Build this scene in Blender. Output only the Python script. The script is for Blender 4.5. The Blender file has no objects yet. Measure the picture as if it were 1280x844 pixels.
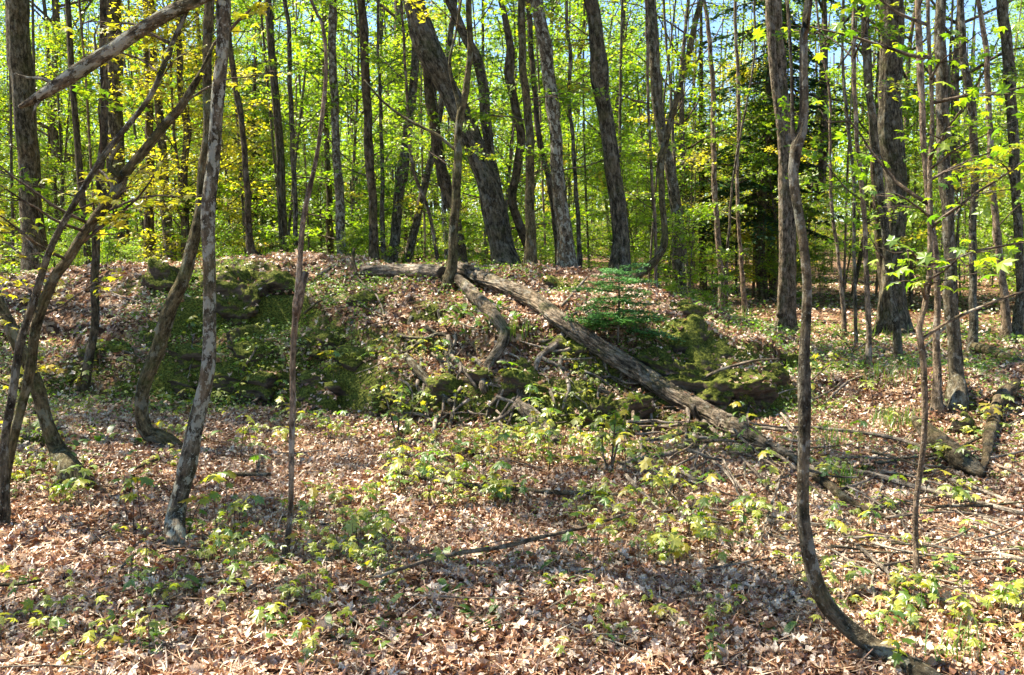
import bpy, math, random
import numpy as np
from mathutils import Vector, Matrix, Euler
random.seed(7)
RS = np.random.RandomState
PI = math.pi
S = bpy.context.scene
COL = S.collection

# ------------------------------------------------------------------ camera
F = 1100.0; CX, CY = 640.0, 422.0; PITCH = math.radians(6.33); EYE = 1.6
cam = bpy.data.objects.new('camera', bpy.data.cameras.new('camera'))
COL.objects.link(cam)
cam.data.sensor_fit = 'HORIZONTAL'; cam.data.sensor_width = 36.0
cam.data.lens = F / 1280.0 * 36.0
cam.data.clip_start = 0.05; cam.data.clip_end = 1500
cam.location = (0, 0, EYE); cam.rotation_euler = (PI / 2 - PITCH, 0, 0)
S.camera = cam

# ------------------------------------------------------------------ sky and sun
SUN_EL, SUN_AZ = math.radians(59), math.radians(-70)      # azimuth from +Y, negative = left
W = bpy.data.worlds.new("World"); S.world = W; W.use_nodes = True
wn = W.node_tree.nodes; wl = W.node_tree.links; wn.clear()
sky = wn.new('ShaderNodeTexSky'); sky.sky_type = 'NISHITA'; sky.sun_disc = False
sky.sun_elevation = SUN_EL; sky.sun_rotation = SUN_AZ; sky.altitude = 1500
sky.air_density = 1.0; sky.dust_density = 0.0; sky.ozone_density = 4.0
bg = wn.new('ShaderNodeBackground'); bg.inputs[1].default_value = 0.085
wo = wn.new('ShaderNodeOutputWorld')
wl.new(sky.outputs[0], bg.inputs[0]); wl.new(bg.outputs[0], wo.inputs[0])
sl = bpy.data.lights.new('sun', 'SUN'); sl.energy = 5.0; sl.angle = math.radians(0.53); sl.color = (1.0, 0.92, 0.77)
so = bpy.data.objects.new('sun', sl); COL.objects.link(so)
sd = Vector((math.sin(SUN_AZ) * math.cos(SUN_EL), math.cos(SUN_AZ) * math.cos(SUN_EL), math.sin(SUN_EL)))
so.rotation_euler = sd.to_track_quat('Z', 'Y').to_euler(); so.location = sd * 60
S.view_settings.view_transform = 'Standard'; S.view_settings.look = 'None'
S.view_settings.exposure = 2.0; S.view_settings.gamma = 1
S.render.engine = 'CYCLES'
cy = S.cycles
cy.max_bounces = 7; cy.diffuse_bounces = 4; cy.glossy_bounces = 1; cy.transmission_bounces = 4
cy.transparent_max_bounces = 4; cy.caustics_reflective = False; cy.caustics_refractive = False
cy.sample_clamp_indirect = 4.0; cy.use_adaptive_sampling = True; cy.adaptive_threshold = 0.02

# ------------------------------------------------------------------ noise and helpers
_perm = RS(5).rand(256, 256)
def vnoise(x, y, s=0):
    x = np.asarray(x, float) + s * 17.31; y = np.asarray(y, float) + s * 9.73
    xi = np.floor(x).astype(int); yi = np.floor(y).astype(int)
    fx = x - xi; fy = y - yi
    fx = fx * fx * (3 - 2 * fx); fy = fy * fy * (3 - 2 * fy)
    g = lambda a, b: _perm[a & 255, b & 255]
    return (g(xi, yi) * (1 - fx) + g(xi + 1, yi) * fx) * (1 - fy) + (g(xi, yi + 1) * (1 - fx) + g(xi + 1, yi + 1) * fx) * fy
def fbm(x, y, s=0, o=4):
    t = 0; a = 0.5; n = 0
    for k in range(o):
        t = t + a * vnoise(x * 2 ** k, y * 2 ** k, s + k); n += a; a *= 0.5
    return t / n
def sstep(a, b, x):
    t = np.clip((x - a) / (b - a), 0, 1); return t * t * (3 - 2 * t)

CRX = [-16, -9, -6.4, -4.7, -2.8, -1.4, 0, 1.0, 1.6, 2.6, 3.5, 4.6, 20]
CRZ = [0.7, .95, 1.12, 1.30, 1.34, 1.20, 1.20, 1.14, 1.0, .66, .22, .02, 0.0]
FTX = [-16, -6, -3.2, -2, -1, 0, 1.5, 2.5, 3.5, 20]
FTY = [9.5, 8.6, 8.9, 8.5, 7.7, 7.5, 7.25, 8.1, 8.9, 9.5]
def H(x, y):
    x = np.asarray(x, float); y = np.asarray(y, float)
    wob = (fbm(x * .9, y * .9, 3, 3) - .5) * 1.2
    cz = np.interp(x + wob * .4, CRX, CRZ); ft = np.interp(x, FTX, FTY) + wob * .5
    cr = np.interp(x, [-8, -4, 0, 3, 6], [12.2, 11.8, 10.9, 10.4, 11.0])
    s = (y - ft) / (cr - ft)
    ledgek = sstep(-5.5, -3.0, x) * .5 + .5
    s2 = s + (fbm(x * 1.3, y * .6, 51, 3) - .5) * .35
    up = .34 * ledgek * sstep(-.03, .09, s) + .22 * sstep(.28, .36, s2) * ledgek + (1 - .56 * ledgek) * sstep(0.02, 1.02, s) ** .9
    back = 1 - .42 * sstep(1.02, 1.9, s)
    z = cz * np.where(s < 1.02, up, back)
    near = sstep(60, 12, y)
    z = z + (fbm(x * .55, y * .55, 11, 3) - .5) * .22 * sstep(1.5, 6, y)
    z = z + (fbm(x * 2.2, y * 2.2, 21, 3) - .5) * .13 * (0.35 + up) * near
    z = z + (fbm(x * 7, y * 7, 31, 2) - .5) * .035 * near
    # terraced rock on the front of the mound
    tz = np.clip(up, 0, 1) * (s < .8) * (s > -.05)
    z = z + tz * .14 * (vnoise(x * 1.1, y * .4, 41) > .45) * np.sin(z * 16) * .5
    # hummock by the rotten log on the far side of the clearing
    z = z + .34 * np.exp(-(((x - 4.15) / .75) ** 2 + ((y - 8.2) / .7) ** 2)) + .25 * np.exp(-(((x - 5.9) / 1.2) ** 2 + ((y - 9.4) / .6) ** 2))
    for (dx, dy, dr, dd) in ((-.85, 9.0, .30, .30), (.05, 7.95, .28, .22), (1.35, 7.75, .45, .22), (-2.0, 8.85, .4, .22), (-3.3, 9.2, .35, .18), (.75, 8.0, .3, .2)):
        z = z - dd * np.exp(-(((x - dx) / dr) ** 2 + ((y - dy) / (dr * .6)) ** 2) ** 1.5)
    z = z + sstep(14, 60, y) * .5 + sstep(40, 200, y) * 5
    return z
Z0 = float(H(0, 0))
cam.location.z = EYE + 0.0
UPV = np.array([0, math.sin(PITCH), math.cos(PITCH)]); FW = np.array([0, math.cos(PITCH), -math.sin(PITCH)])
def ray(px, py):
    return FW + np.array([1., 0, 0]) * ((px - CX) / F) - UPV * ((py - CY) / F)
def at(px, py, D):
    d = ray(px, py); return np.array([0, 0, EYE]) + d * (D / d[1])
_ts = np.concatenate([np.arange(1.5, 20, .02), np.arange(20, 90, .2)])
def hit(px, py, far=40):
    d = ray(px, py); d = d / d[1]
    P = np.array([0, 0, EYE])[None] + d[None] * _ts[:, None]
    below = P[:, 2] < H(P[:, 0], P[:, 1])
    if not below.any(): return P[np.searchsorted(_ts, far)]
    return P[int(np.argmax(below))]

def link(o, parent=None):
    COL.objects.link(o)
    if parent is not None: o.parent = parent
    return o
def tagp(o, label=None, cat=None, group=None, kind=None):
    if label: o['label'] = label
    if cat: o['category'] = cat
    if group: o['group'] = group
    if kind: o['kind'] = kind
    return o
def empty(name, loc, label=None, cat=None, group=None, rz=0.0):
    e = bpy.data.objects.new(name, None); e.empty_display_size = .1
    e.location = tuple(float(c) for c in loc); e.rotation_euler = (0, 0, rz)
    COL.objects.link(e); return tagp(e, label, cat, group)

class MB:
    """collects vertices, triangles and quads, one float colour and one bark coordinate per vertex"""
    def __init__(s): s.v = []; s.t = []; s.q = []; s.c = []; s.b = []; s.tm = []; s.qm = []; s.n = 0
    def add(s, v, tris=None, quads=None, lc=None, bc=None, m=0):
        v = np.asarray(v, float); k = len(v)
        s.v.append(v)
        s.c.append(np.zeros(k) + .5 if lc is None else np.asarray(lc, float))
        s.b.append(v if bc is None else np.asarray(bc, float))
        if tris is not None and len(tris): s.t.append(np.asarray(tris, int) + s.n); s.tm.append(np.full(len(tris), m))
        if quads is not None and len(quads): s.q.append(np.asarray(quads, int) + s.n); s.qm.append(np.full(len(quads), m))
        s.n += k
    def mesh(s, name, mats, smooth=True, origin=None):
        V = np.concatenate(s.v)
        if origin is not None: V = V - np.asarray(origin)[None]
        T = np.concatenate(s.t) if s.t else np.zeros((0, 3), int)
        Q = np.concatenate(s.q) if s.q else np.zeros((0, 4), int)
        me = bpy.data.meshes.new(name)
        me.vertices.add(len(V)); me.vertices.foreach_set('co', V.astype(np.float32).ravel())
        li = np.concatenate([T.ravel(), Q.ravel()]).astype(np.int32)
        me.loops.add(len(li)); me.loops.foreach_set('vertex_index', li)
        nt, nq = len(T), len(Q)
        me.polygons.add(nt + nq)
        ls = np.concatenate([np.arange(nt) * 3, nt * 3 + np.arange(nq) * 4]).astype(np.int32)
        me.polygons.foreach_set('loop_start', ls)
        me.polygons.foreach_set('loop_total', np.concatenate([np.full(nt, 3), np.full(nq, 4)]).astype(np.int32))
        mi = np.concatenate((s.tm if s.tm else [np.zeros(0)]) + (s.qm if s.qm else [np.zeros(0)])).astype(np.int32)
        me.polygons.foreach_set('material_index', mi)
        sm = np.full(nt + nq, smooth)
        if smooth == 'bark': sm = mi == 0
        me.polygons.foreach_set('use_smooth', sm)
        a = me.attributes.new('lc', 'FLOAT', 'POINT'); a.data.foreach_set('value', np.concatenate(s.c).astype(np.float32))
        b = me.attributes.new('bc', 'FLOAT_VECTOR', 'POINT'); b.data.foreach_set('vector', np.concatenate(s.b).astype(np.float32).ravel())
        for m in (mats if isinstance(mats, (list, tuple)) else [mats]): me.materials.append(m)
        me.update(calc_edges=True); return me
    def obj(s, name, mats, parent=None, smooth=True, origin=None, local=None):
        me = s.mesh(name, mats, smooth, origin)
        o = bpy.data.objects.new(name, me); link(o, parent)
        if origin is not None and parent is None: o.location = tuple(float(c) for c in origin)
        return o

def resample(P, R, step):
    """Catmull-Rom through the points with even spacing"""
    P = np.asarray(P, float); R = np.asarray(R, float)
    n = len(P)
    if n == 2:
        L = np.linalg.norm(P[1] - P[0]); k = max(2, int(L / step) + 1); t = np.linspace(0, 1, k)[:, None]
        return P[0] + (P[1] - P[0]) * t, R[0] + (R[1] - R[0]) * t[:, 0]
    Q = np.vstack([2 * P[0] - P[1], P, 2 * P[-1] - P[-2]])
    oP, oR = [], []
    for i in range(n - 1):
        a, b, c, d = Q[i], Q[i + 1], Q[i + 2], Q[i + 3]
        L = np.linalg.norm(c - b); k = max(1, int(round(L / step)))
        for j in range(k):
            t = j / k
            oP.append(.5 * (2 * b + (c - a) * t + (2 * a - 5 * b + 4 * c - d) * t * t + (3 * b - 3 * c + d - a) * t ** 3))
            oR.append(R[i] + (R[i + 1] - R[i]) * t)
    oP.append(P[-1]); oR.append(R[-1])
    return np.array(oP), np.array(oR)

def tube(mb, P, R, segs=8, step=.1, amp=.05, seed=0, fur=0.0, m=0, wig=0.0, cap=True, raw=False, lc=.5):
    rs = RS(seed + 1)
    if not raw: P, R = resample(P, R, step)
    n = len(P)
    if wig:
        w = np.cumsum(rs.randn(n, 3) * wig, axis=0); w -= np.linspace(0, 1, n)[:, None] * w[-1]
        P = P + w
    T = np.gradient(P, axis=0); T /= np.linalg.norm(T, axis=1)[:, None] + 1e-9
    N = np.zeros((n, 3))
    a = np.array([1., 0, 0]) if abs(T[0][0]) < .8 else np.array([0, 1., 0])
    N[0] = a - T[0] * a.dot(T[0]); N[0] /= np.linalg.norm(N[0])
    for i in range(1, n):
        v = N[i - 1] - T[i] * N[i - 1].dot(T[i]); N[i] = v / (np.linalg.norm(v) + 1e-9)
    B = np.cross(T, N)
    L = np.concatenate([[0], np.cumsum(np.linalg.norm(np.diff(P, axis=0), axis=1))])
    th = np.arange(segs) / segs * 2 * PI
    TH, LL = np.meshgrid(th, L)
    rn = np.zeros_like(TH); r0 = max(R.max(), 1e-4)
    for k in range(5):
        q = rs.randint(1, 4); rn += np.sin(q * TH + rs.rand() * 6.28 + LL * rs.uniform(.3, 1.2) / (r0 * 3)) * rs.uniform(.3, 1) / 2.5
    rn *= amp
    if fur:
        q1, q2 = max(4, segs // 5), max(6, segs // 3)
        ph = np.sin(LL / r0 * .7 + rs.rand() * 6) * 1.4
        rn += fur * (np.abs(np.sin(q1 * TH * .5 * 2 / 2 + ph)) - .5) + fur * .6 * np.sin(q2 * TH + ph * 1.7 + LL / r0 * .4)
    RR = R[:, None] * (1 + rn)
    V = P[:, None] + (np.cos(TH)[..., None] * N[:, None] + np.sin(TH)[..., None] * B[:, None]) * RR[..., None]
    r_ = R[:, None]
    bc = np.stack([np.cos(TH) * r_ + seed * 1.7 % 13, np.sin(TH) * r_, LL + (seed * .77 % 5)], -1).reshape(-1, 3)
    i = np.arange(n - 1)[:, None] * segs; j = np.arange(segs)[None]
    q = np.stack([i + j, i + (j + 1) % segs, i + segs + (j + 1) % segs, i + segs + j], -1).reshape(-1, 4)
    V = V.reshape(-1, 3); tr = []
    if cap:
        V = np.vstack([V, P[0], P[-1]]); bc = np.vstack([bc, [0, 0, 0], [0, 0, L[-1]]])
        k0, k1 = n * segs, n * segs + 1; e = (n - 1) * segs
        tr = [(k0, (jj + 1) % segs, jj) for jj in range(segs)] + [(k1, e + jj, e + (jj + 1) % segs) for jj in range(segs)]
    mb.add(V, tr, q, lc=np.full(len(V), lc), bc=bc, m=m)
    return P, R

# leaf outlines: x across, y along, from the stalk (0,0) to the tip (0,1)
_h = [(.34, -.06), (.24, .16), (.60, .44), (.26, .47), (.30, .68), (.12, .70)]
MAPLE = np.array([(0, .30), (0, 0)] + _h + [(0, 1)] + [(-x, y) for x, y in _h[::-1]])
MAPLE_T = [(0, i, i + 1 if i < len(MAPLE) - 1 else 1) for i in range(1, len(MAPLE))]
STAR = np.array([(0, 0), (.52, .30), (.17, .45), (0, 1), (-.17, .45), (-.52, .30)])
STAR_T = [(0, 1, 2), (0, 2, 3), (0, 3, 4), (0, 4, 5)]
RHOMB = np.array([(0, 0), (.38, .45), (0, 1), (-.38, .5)])
RHOMB_T = [(0, 1, 2), (0, 2, 3)]
OVAL = np.array([(0, 0), (.24, .2), (.32, .5), (.18, .8), (0, 1), (-.18, .8), (-.32, .5), (-.24, .2)])
OVAL_T = [(0, 1, 7), (1, 2, 7), (2, 6, 7), (2, 3, 6), (3, 5, 6), (3, 4, 5)]
def leaves(mb, C, size, rs, tpl='star', tilt=.5, droop=.25, m=1, NRM=None, lc=None, curl=None):
    tp, tt = {'star': (STAR, STAR_T), 'rhomb': (RHOMB, RHOMB_T), 'maple': (MAPLE, MAPLE_T), 'oval': (OVAL, OVAL_T)}[tpl]
    C = np.asarray(C, float); n = len(C)
    if n == 0: return
    nn = np.array([0, 0, 1.])[None] + rs.randn(n, 3) * tilt if NRM is None else NRM + rs.randn(n, 3) * tilt
    nn /= np.linalg.norm(nn, axis=1)[:, None]
    a = rs.randn(n, 3); a -= nn * (a * nn).sum(1)[:, None]; a /= np.linalg.norm(a, axis=1)[:, None] + 1e-9
    b = np.cross(nn, a)
    sz = np.asarray(size) * np.ones(n)
    x = tp[:, 0][None]; y = tp[:, 1][None] - .5
    dr = (droop if curl is None else curl[:, None])
    z = -dr * (x ** 2 * 1.6 + y ** 2)
    if curl is not None: z = z + rs.uniform(-.2, .2, (n, len(tp)))
    V = C[:, None] + sz[:, None, None] * (x[..., None] * b[:, None] + y[..., None] * a[:, None] + z[..., None] * nn[:, None])
    k = len(tp)
    T = (np.asarray(tt)[None] + (np.arange(n) * k)[:, None, None]).reshape(-1, 3)
    col = rs.rand(n) if lc is None else lc
    mb.add(V.reshape(-1, 3), T, lc=np.repeat(col, k), m=m)

# ------------------------------------------------------------------ materials
def newmat(name):
    m = bpy.data.materials.new(name); m.use_nodes = True; nt = m.node_tree; nt.nodes.clear()
    return m, nt.nodes, nt.links
def ramp(nodes, pts, mode='LINEAR'):
    r = nodes.new('ShaderNodeValToRGB'); e = r.color_ramp; e.interpolation = mode
    while len(e.elements) < len(pts): e.elements.new(.5)
    for i, (p, c) in enumerate(pts): e.elements[i].position = p; e.elements[i].color = (*c, 1)
    return r
def mix(nodes, links, f, a, b, mode='MIX'):
    x = nodes.new('ShaderNodeMix'); x.data_type = 'RGBA'; x.blend_type = mode
    for s, v in ((x.inputs[0], f), (x.inputs[6], a), (x.inputs[7], b)):
        if hasattr(v, 'is_linked') or hasattr(v, 'links'): links.new(v, s)
        elif isinstance(v, (int, float)): s.default_value = v
        else: s.default_value = (*v, 1)
    return x.outputs[2]
def noise(nodes, links, vec, scale, detail=4, rough=.6):
    n = nodes.new('ShaderNodeTexNoise'); n.inputs['Scale'].default_value = scale
    n.inputs['Detail'].default_value = detail; n.inputs['Roughness'].default_value = rough
    links.new(vec, n.inputs['Vector']); return n.outputs[0]
def math_(nodes, links, op, a, b=None, clamp=False):
    x = nodes.new('ShaderNodeMath'); x.operation = op; x.use_clamp = clamp
    for s, v in ((x.inputs[0], a), (x.inputs[1], b)):
        if v is None: continue
        if isinstance(v, (int, float)): s.default_value = v
        else: links.new(v, s)
    return x.outputs[0]
def attr(nodes, name):
    a = nodes.new('ShaderNodeAttribute'); a.attribute_name = name; return a
def mapping(nodes, links, vec, sc):
    m = nodes.new('ShaderNodeMapping'); m.inputs['Scale'].default_value = sc; links.new(vec, m.inputs[0]); return m.outputs[0]
def finish(nodes, links, col, rough=.9, height=None, bstr=.5, bdist=.02, spec=.2):
    p = nodes.new('ShaderNodeBsdfPrincipled'); links.new(col, p.inputs['Base Color'])
    p.inputs['Roughness'].default_value = rough; p.inputs['Specular IOR Level'].default_value = spec
    if height is not None:
        b = nodes.new('ShaderNodeBump'); b.inputs['Strength'].default_value = bstr; b.inputs['Distance'].default_value = bdist
        links.new(height, b.inputs['Height']); links.new(b.outputs[0], p.inputs['Normal'])
    o = nodes.new('ShaderNodeOutputMaterial'); links.new(p.outputs[0], o.inputs[0])

def bark(name, dark, light, lichen=(.42, .43, .38), lich=.35, furrow=1.0, moss=.25, warm=(.15, .105, .055), patch=7.0, lth=.56):
    m, n, l = newmat(name)
    bc = attr(n, 'bc').outputs['Vector']
    oi = n.new('ShaderNodeObjectInfo')
    ad = n.new('ShaderNodeVectorMath'); ad.operation = 'ADD'; l.new(bc, ad.inputs[0])
    cmb = n.new('ShaderNodeCombineXYZ'); l.new(math_(n, l, 'MULTIPLY', oi.outputs['Random'], 37.0), cmb.inputs[2]); l.new(cmb.outputs[0], ad.inputs[1])
    v = ad.outputs[0]
    f1 = noise(n, l, mapping(n, l, v, (26, 26, 6)), 1.0, 6, .72)        # furrows run up the stem
    f2 = noise(n, l, mapping(n, l, v, (90, 90, 22)), 1.0, 3, .6)
    h = math_(n, l, 'ADD', math_(n, l, 'MULTIPLY', f1, furrow), math_(n, l, 'MULTIPLY', f2, .45))
    hh = math_(n, l, 'DIVIDE', h, furrow + .45)
    r = ramp(n, [(.38, dark), (.48, tuple(a * .5 + b * .5 for a, b in zip(dark, light))), (.58, tuple(1.25 * b for b in light))]); l.new(hh, r.inputs[0])
    c = r.outputs[0]
    tn = noise(n, l, v, 2.2, 3, .6); tr = ramp(n, [(.42, (0, 0, 0)), (.66, (1, 1, 1))]); l.new(tn, tr.inputs[0])
    c = mix(n, l, math_(n, l, 'MULTIPLY', tr.outputs[0], .45), c, warm)
    bl = noise(n, l, mapping(n, l, v, (1, 1, .6)), 17, 5, .75); br = ramp(n, [(.40, (.32, .31, .29)), (.50, (.82, .82, .80)), (.62, (1.4, 1.36, 1.3))]); l.new(bl, br.inputs[0])
    c = mix(n, l, 1.0, c, br.outputs[0], 'MULTIPLY')
    fl = noise(n, l, v, 60, 3, .6); fr_ = ramp(n, [(.62, (0, 0, 0)), (.66, (1, 1, 1))]); l.new(fl, fr_.inputs[0])
    c = mix(n, l, math_(n, l, 'MULTIPLY', fr_.outputs[0], lich * .9), c, lichen)
    ln = noise(n, l, mapping(n, l, v, (1.6, 1.6, 1)), patch, 6, .65)
    lr = ramp(n, [(lth, (0, 0, 0)), (lth + .04, (1, 1, 1))]); l.new(ln, lr.inputs[0])
    c = mix(n, l, math_(n, l, 'MULTIPLY', lr.outputs[0], lich), c, lichen)
    mn = noise(n, l, v, 3.3, 5, .7); mr = ramp(n, [(.52, (0, 0, 0)), (.68, (1, 1, 1))]); l.new(mn, mr.inputs[0])
    c = mix(n, l, math_(n, l, 'MULTIPLY', mr.outputs[0], moss), c, (.075, .10, .025))
    h = math_(n, l, 'ADD', h, math_(n, l, 'MULTIPLY', bl, .8))
    finish(n, l, c, .92, h, 1.0, .035, .12)
    return m
M_GREY = bark('bark grey brown', (.020, .017, .011), (.15, .13, .092), lichen=(.36, .35, .28), lich=.5, patch=11)
M_FURROW = bark('bark furrowed', (.018, .015, .010), (.155, .135, .095), lich=.18, furrow=1.6, moss=.35)
M_MOTTLE = bark('bark mottled with lichen', (.04, .03, .02), (.17, .14, .10), lichen=(.38, .37, .29), lich=.8, furrow=.6, patch=13, lth=.52)
M_PALE = bark('bark pale reddish', (.07, .048, .034), (.27, .20, .14), lichen=(.50, .44, .35), lich=.5, furrow=.5, moss=.12, patch=5)
M_DARK = bark('bark dark brown', (.022, .017, .010), (.13, .10, .062), lich=.12, furrow=1.2, moss=.3)
M_OLIVE = bark('bark olive smooth', (.03, .025, .012), (.13, .108, .058), lichen=(.33, .34, .26), lich=.3, furrow=.4, moss=.45)
M_LOG = bark('bark of fallen log', (.016, .011, .007), (.28, .22, .16), lichen=(.40, .38, .32), lich=.35, furrow=1.9, moss=.45)
M_DEAD = bark('dead grey wood', (.035, .027, .02), (.34, .28, .22), lich=.2, furrow=1.5, moss=.25, warm=(.2, .14, .1))
M_STICK = bark('dry stick', (.10, .075, .055), (.42, .35, .28), lich=.3, furrow=.8, moss=.1)
M_TWIG = bark('twig', (.06, .045, .035), (.17, .13, .10), lich=.2, furrow=.5, moss=.1)

def leafmat(name, cols, tr=(.5, .62, .05), trf=.55, gloss=.06, objvar=.25):
    m, n, l = newmat(name)
    lc = attr(n, 'lc').outputs['Fac']
    oi = n.new('ShaderNodeObjectInfo')
    x = math_(n, l, 'ADD', lc, math_(n, l, 'MULTIPLY', math_(n, l, 'SUBTRACT', oi.outputs['Random'], .5), objvar), True)
    r = ramp(n, [(i / (len(cols) - 1), c) for i, c in enumerate(cols)]); l.new(x, r.inputs[0])
    d = n.new('ShaderNodeBsdfDiffuse'); l.new(r.outputs[0], d.inputs[0])
    t = n.new('ShaderNodeBsdfTranslucent')
    l.new(mix(n, l, 1.0, r.outputs[0], tr, 'MULTIPLY'), t.inputs[0])
    ms = n.new('ShaderNodeMixShader'); ms.inputs[0].default_value = trf
    l.new(d.outputs[0], ms.inputs[1]); l.new(t.outputs[0], ms.inputs[2])
    g = n.new('ShaderNodeBsdfGlossy'); g.inputs['Roughness'].default_value = .45
    m2 = n.new('ShaderNodeMixShader'); m2.inputs[0].default_value = gloss
    l.new(ms.outputs[0], m2.inputs[1]); l.new(g.outputs[0], m2.inputs[2])
    o = n.new('ShaderNodeOutputMaterial'); l.new(m2.outputs[0], o.inputs[0]); return m
# translucent colour = leaf colour x tr; young leaves let most of the light through
M_LEAF = leafmat('young maple leaves', [(.06, .13, .012), (.12, .21, .013), (.19, .275, .016), (.31, .32, .025)], (2.15, 2.15, .7))
M_LEAFY = leafmat('yellow bronze maple leaves', [(.18, .22, .015), (.30, .30, .02), (.34, .33, .025), (.36, .29, .03)], (2.3, 2.2, .9))
M_LEAFG = leafmat('fresh green leaves', [(.07, .15, .010), (.13, .22, .013), (.20, .29, .016), (.29, .35, .022)], (2.1, 2.25, .7))
M_SEED = leafmat('seedling leaves', [(.14, .19, .02), (.24, .29, .025), (.36, .38, .04), (.46, .44, .07)], (2.0, 2.0, .9), .45, .08)
M_HERB = leafmat('herb leaves', [(.06, .13, .012), (.11, .20, .018), (.19, .28, .03)], (2.0, 2.2, .9), .4, .08)
M_FIR = leafmat('conifer needles', [(.018, .05, .018), (.03, .075, .024), (.05, .10, .03)], (1.2, 1.3, .8), .2, .05)
M_FIRY = leafmat('young fir needles', [(.06, .17, .05), (.09, .23, .06), (.14, .30, .07)], (1.4, 1.5, .9), .3, .05)
M_DEADL = leafmat('dead leaves', [(.05, .026, .012), (.17, .075, .030), (.34, .16, .075), (.50, .31, .18), (.70, .54, .39), (.86, .74, .60)], (1.0, .8, .6), .18, .10, .1)

def vein(m):
    n, l = m.node_tree.nodes, m.node_tree.links
    tc = n.new('ShaderNodeNewGeometry').outputs['Position']; v = noise(n, l, tc, 120, 4, .75)
    r = ramp(n, [(.36, (.35, .28, .22)), (.5, (.85, .8, .75)), (.62, (1.25, 1.2, 1.15))]); l.new(v, r.inputs[0])
    for nd in list(n):
        if nd.bl_idname == 'ShaderNodeBsdfDiffuse':
            src = nd.inputs[0].links[0].from_socket; l.new(mix(n, l, 1.0, src, r.outputs[0], 'MULTIPLY'), nd.inputs[0])
vein(M_DEADL)
def groundmat():
    m, n, l = newmat('forest floor soil and leaf mould')
    tc = n.new('ShaderNodeTexCoord').outputs['Object']
    vo = n.new('ShaderNodeTexVoronoi'); vo.inputs['Scale'].default_value = 22; vo.inputs['Randomness'].default_value = 1
    nz = n.new('ShaderNodeTexNoise'); nz.inputs['Scale'].default_value = 9; l.new(tc, nz.inputs['Vector'])
    wv = mix(n, l, .12, tc, nz.outputs['Color'], 'ADD')
    l.new(wv, vo.inputs['Vector'])
    sp = n.new('ShaderNodeSeparateColor'); l.new(vo.outputs['Color'], sp.inputs[0])
    r = ramp(n, [(0, (.035, .018, .011)), (.35, (.10, .048, .026)), (.6, (.19, .10, .055)), (.8, (.30, .19, .11)), (1, (.42, .31, .21))]); l.new(sp.outputs[0], r.inputs[0])
    dk = noise(n, l, tc, 1.3, 4); dr = ramp(n, [(.35, (.55, .5, .45)), (.6, (1, 1, 1))]); l.new(dk, dr.inputs[0])
    c = mix(n, l, 1.0, r.outputs[0], dr.outputs[0], 'MULTIPLY')
    mo = attr(n, 'lc').outputs['Fac']
    mn = noise(n, l, tc, 14, 5, .7)
    mm = math_(n, l, 'ADD', mo, math_(n, l, 'MULTIPLY', math_(n, l, 'SUBTRACT', mn, .5), 1.6))
    mr = ramp(n, [(.42, (0, 0, 0)), (.62, (1, 1, 1))]); l.new(mm, mr.inputs[0])
    gn = noise(n, l, tc, 60, 3, .7); gr = ramp(n, [(.36, (.022, .026, .006)), (.5, (.085, .10, .016)), (.64, (.20, .20, .035))]); l.new(gn, gr.inputs[0])
    c = mix(n, l, mr.outputs[0], c, gr.outputs[0])
    h = math_(n, l, 'ADD', vo.outputs['Distance'], math_(n, l, 'MULTIPLY', gn, .5))
    finish(n, l, c, .95, h, .8, .04, .15); return m
M_GROUND = groundmat()
def rockmat():
    m, n, l = newmat('mossy rock')
    tc = n.new('ShaderNodeTexCoord').outputs['Object']
    a = noise(n, l, mapping(n, l, tc, (2, 2, 7)), 2.5, 7, .65)
    r = ramp(n, [(.3, (.03, .022, .015)), (.5, (.09, .065, .045)), (.7, (.20, .155, .11))]); l.new(a, r.inputs[0])
    g = n.new('ShaderNodeNewGeometry'); sx = n.new('ShaderNodeSeparateXYZ'); l.new(g.outputs['Normal'], sx.inputs[0])
    b = noise(n, l, tc, 5, 6, .7)
    mm = math_(n, l, 'ADD', math_(n, l, 'MULTIPLY', sx.outputs[2], .30), b)
    mr = ramp(n, [(.46, (0, 0, 0)), (.60, (1, 1, 1))]); l.new(mm, mr.inputs[0])
    gn = noise(n, l, tc, 45, 4, .75); gr = ramp(n, [(.36, (.02, .026, .005)), (.5, (.08, .095, .014)), (.64, (.20, .20, .035))]); l.new(gn, gr.inputs[0])
    c = mix(n, l, mr.outputs[0], r.outputs[0], gr.outputs[0])
    h = math_(n, l, 'ADD', a, math_(n, l, 'MULTIPLY', gn, .45))
    finish(n, l, c, .95, h, .9, .05, .15); return m
M_ROCK = rockmat()

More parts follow.
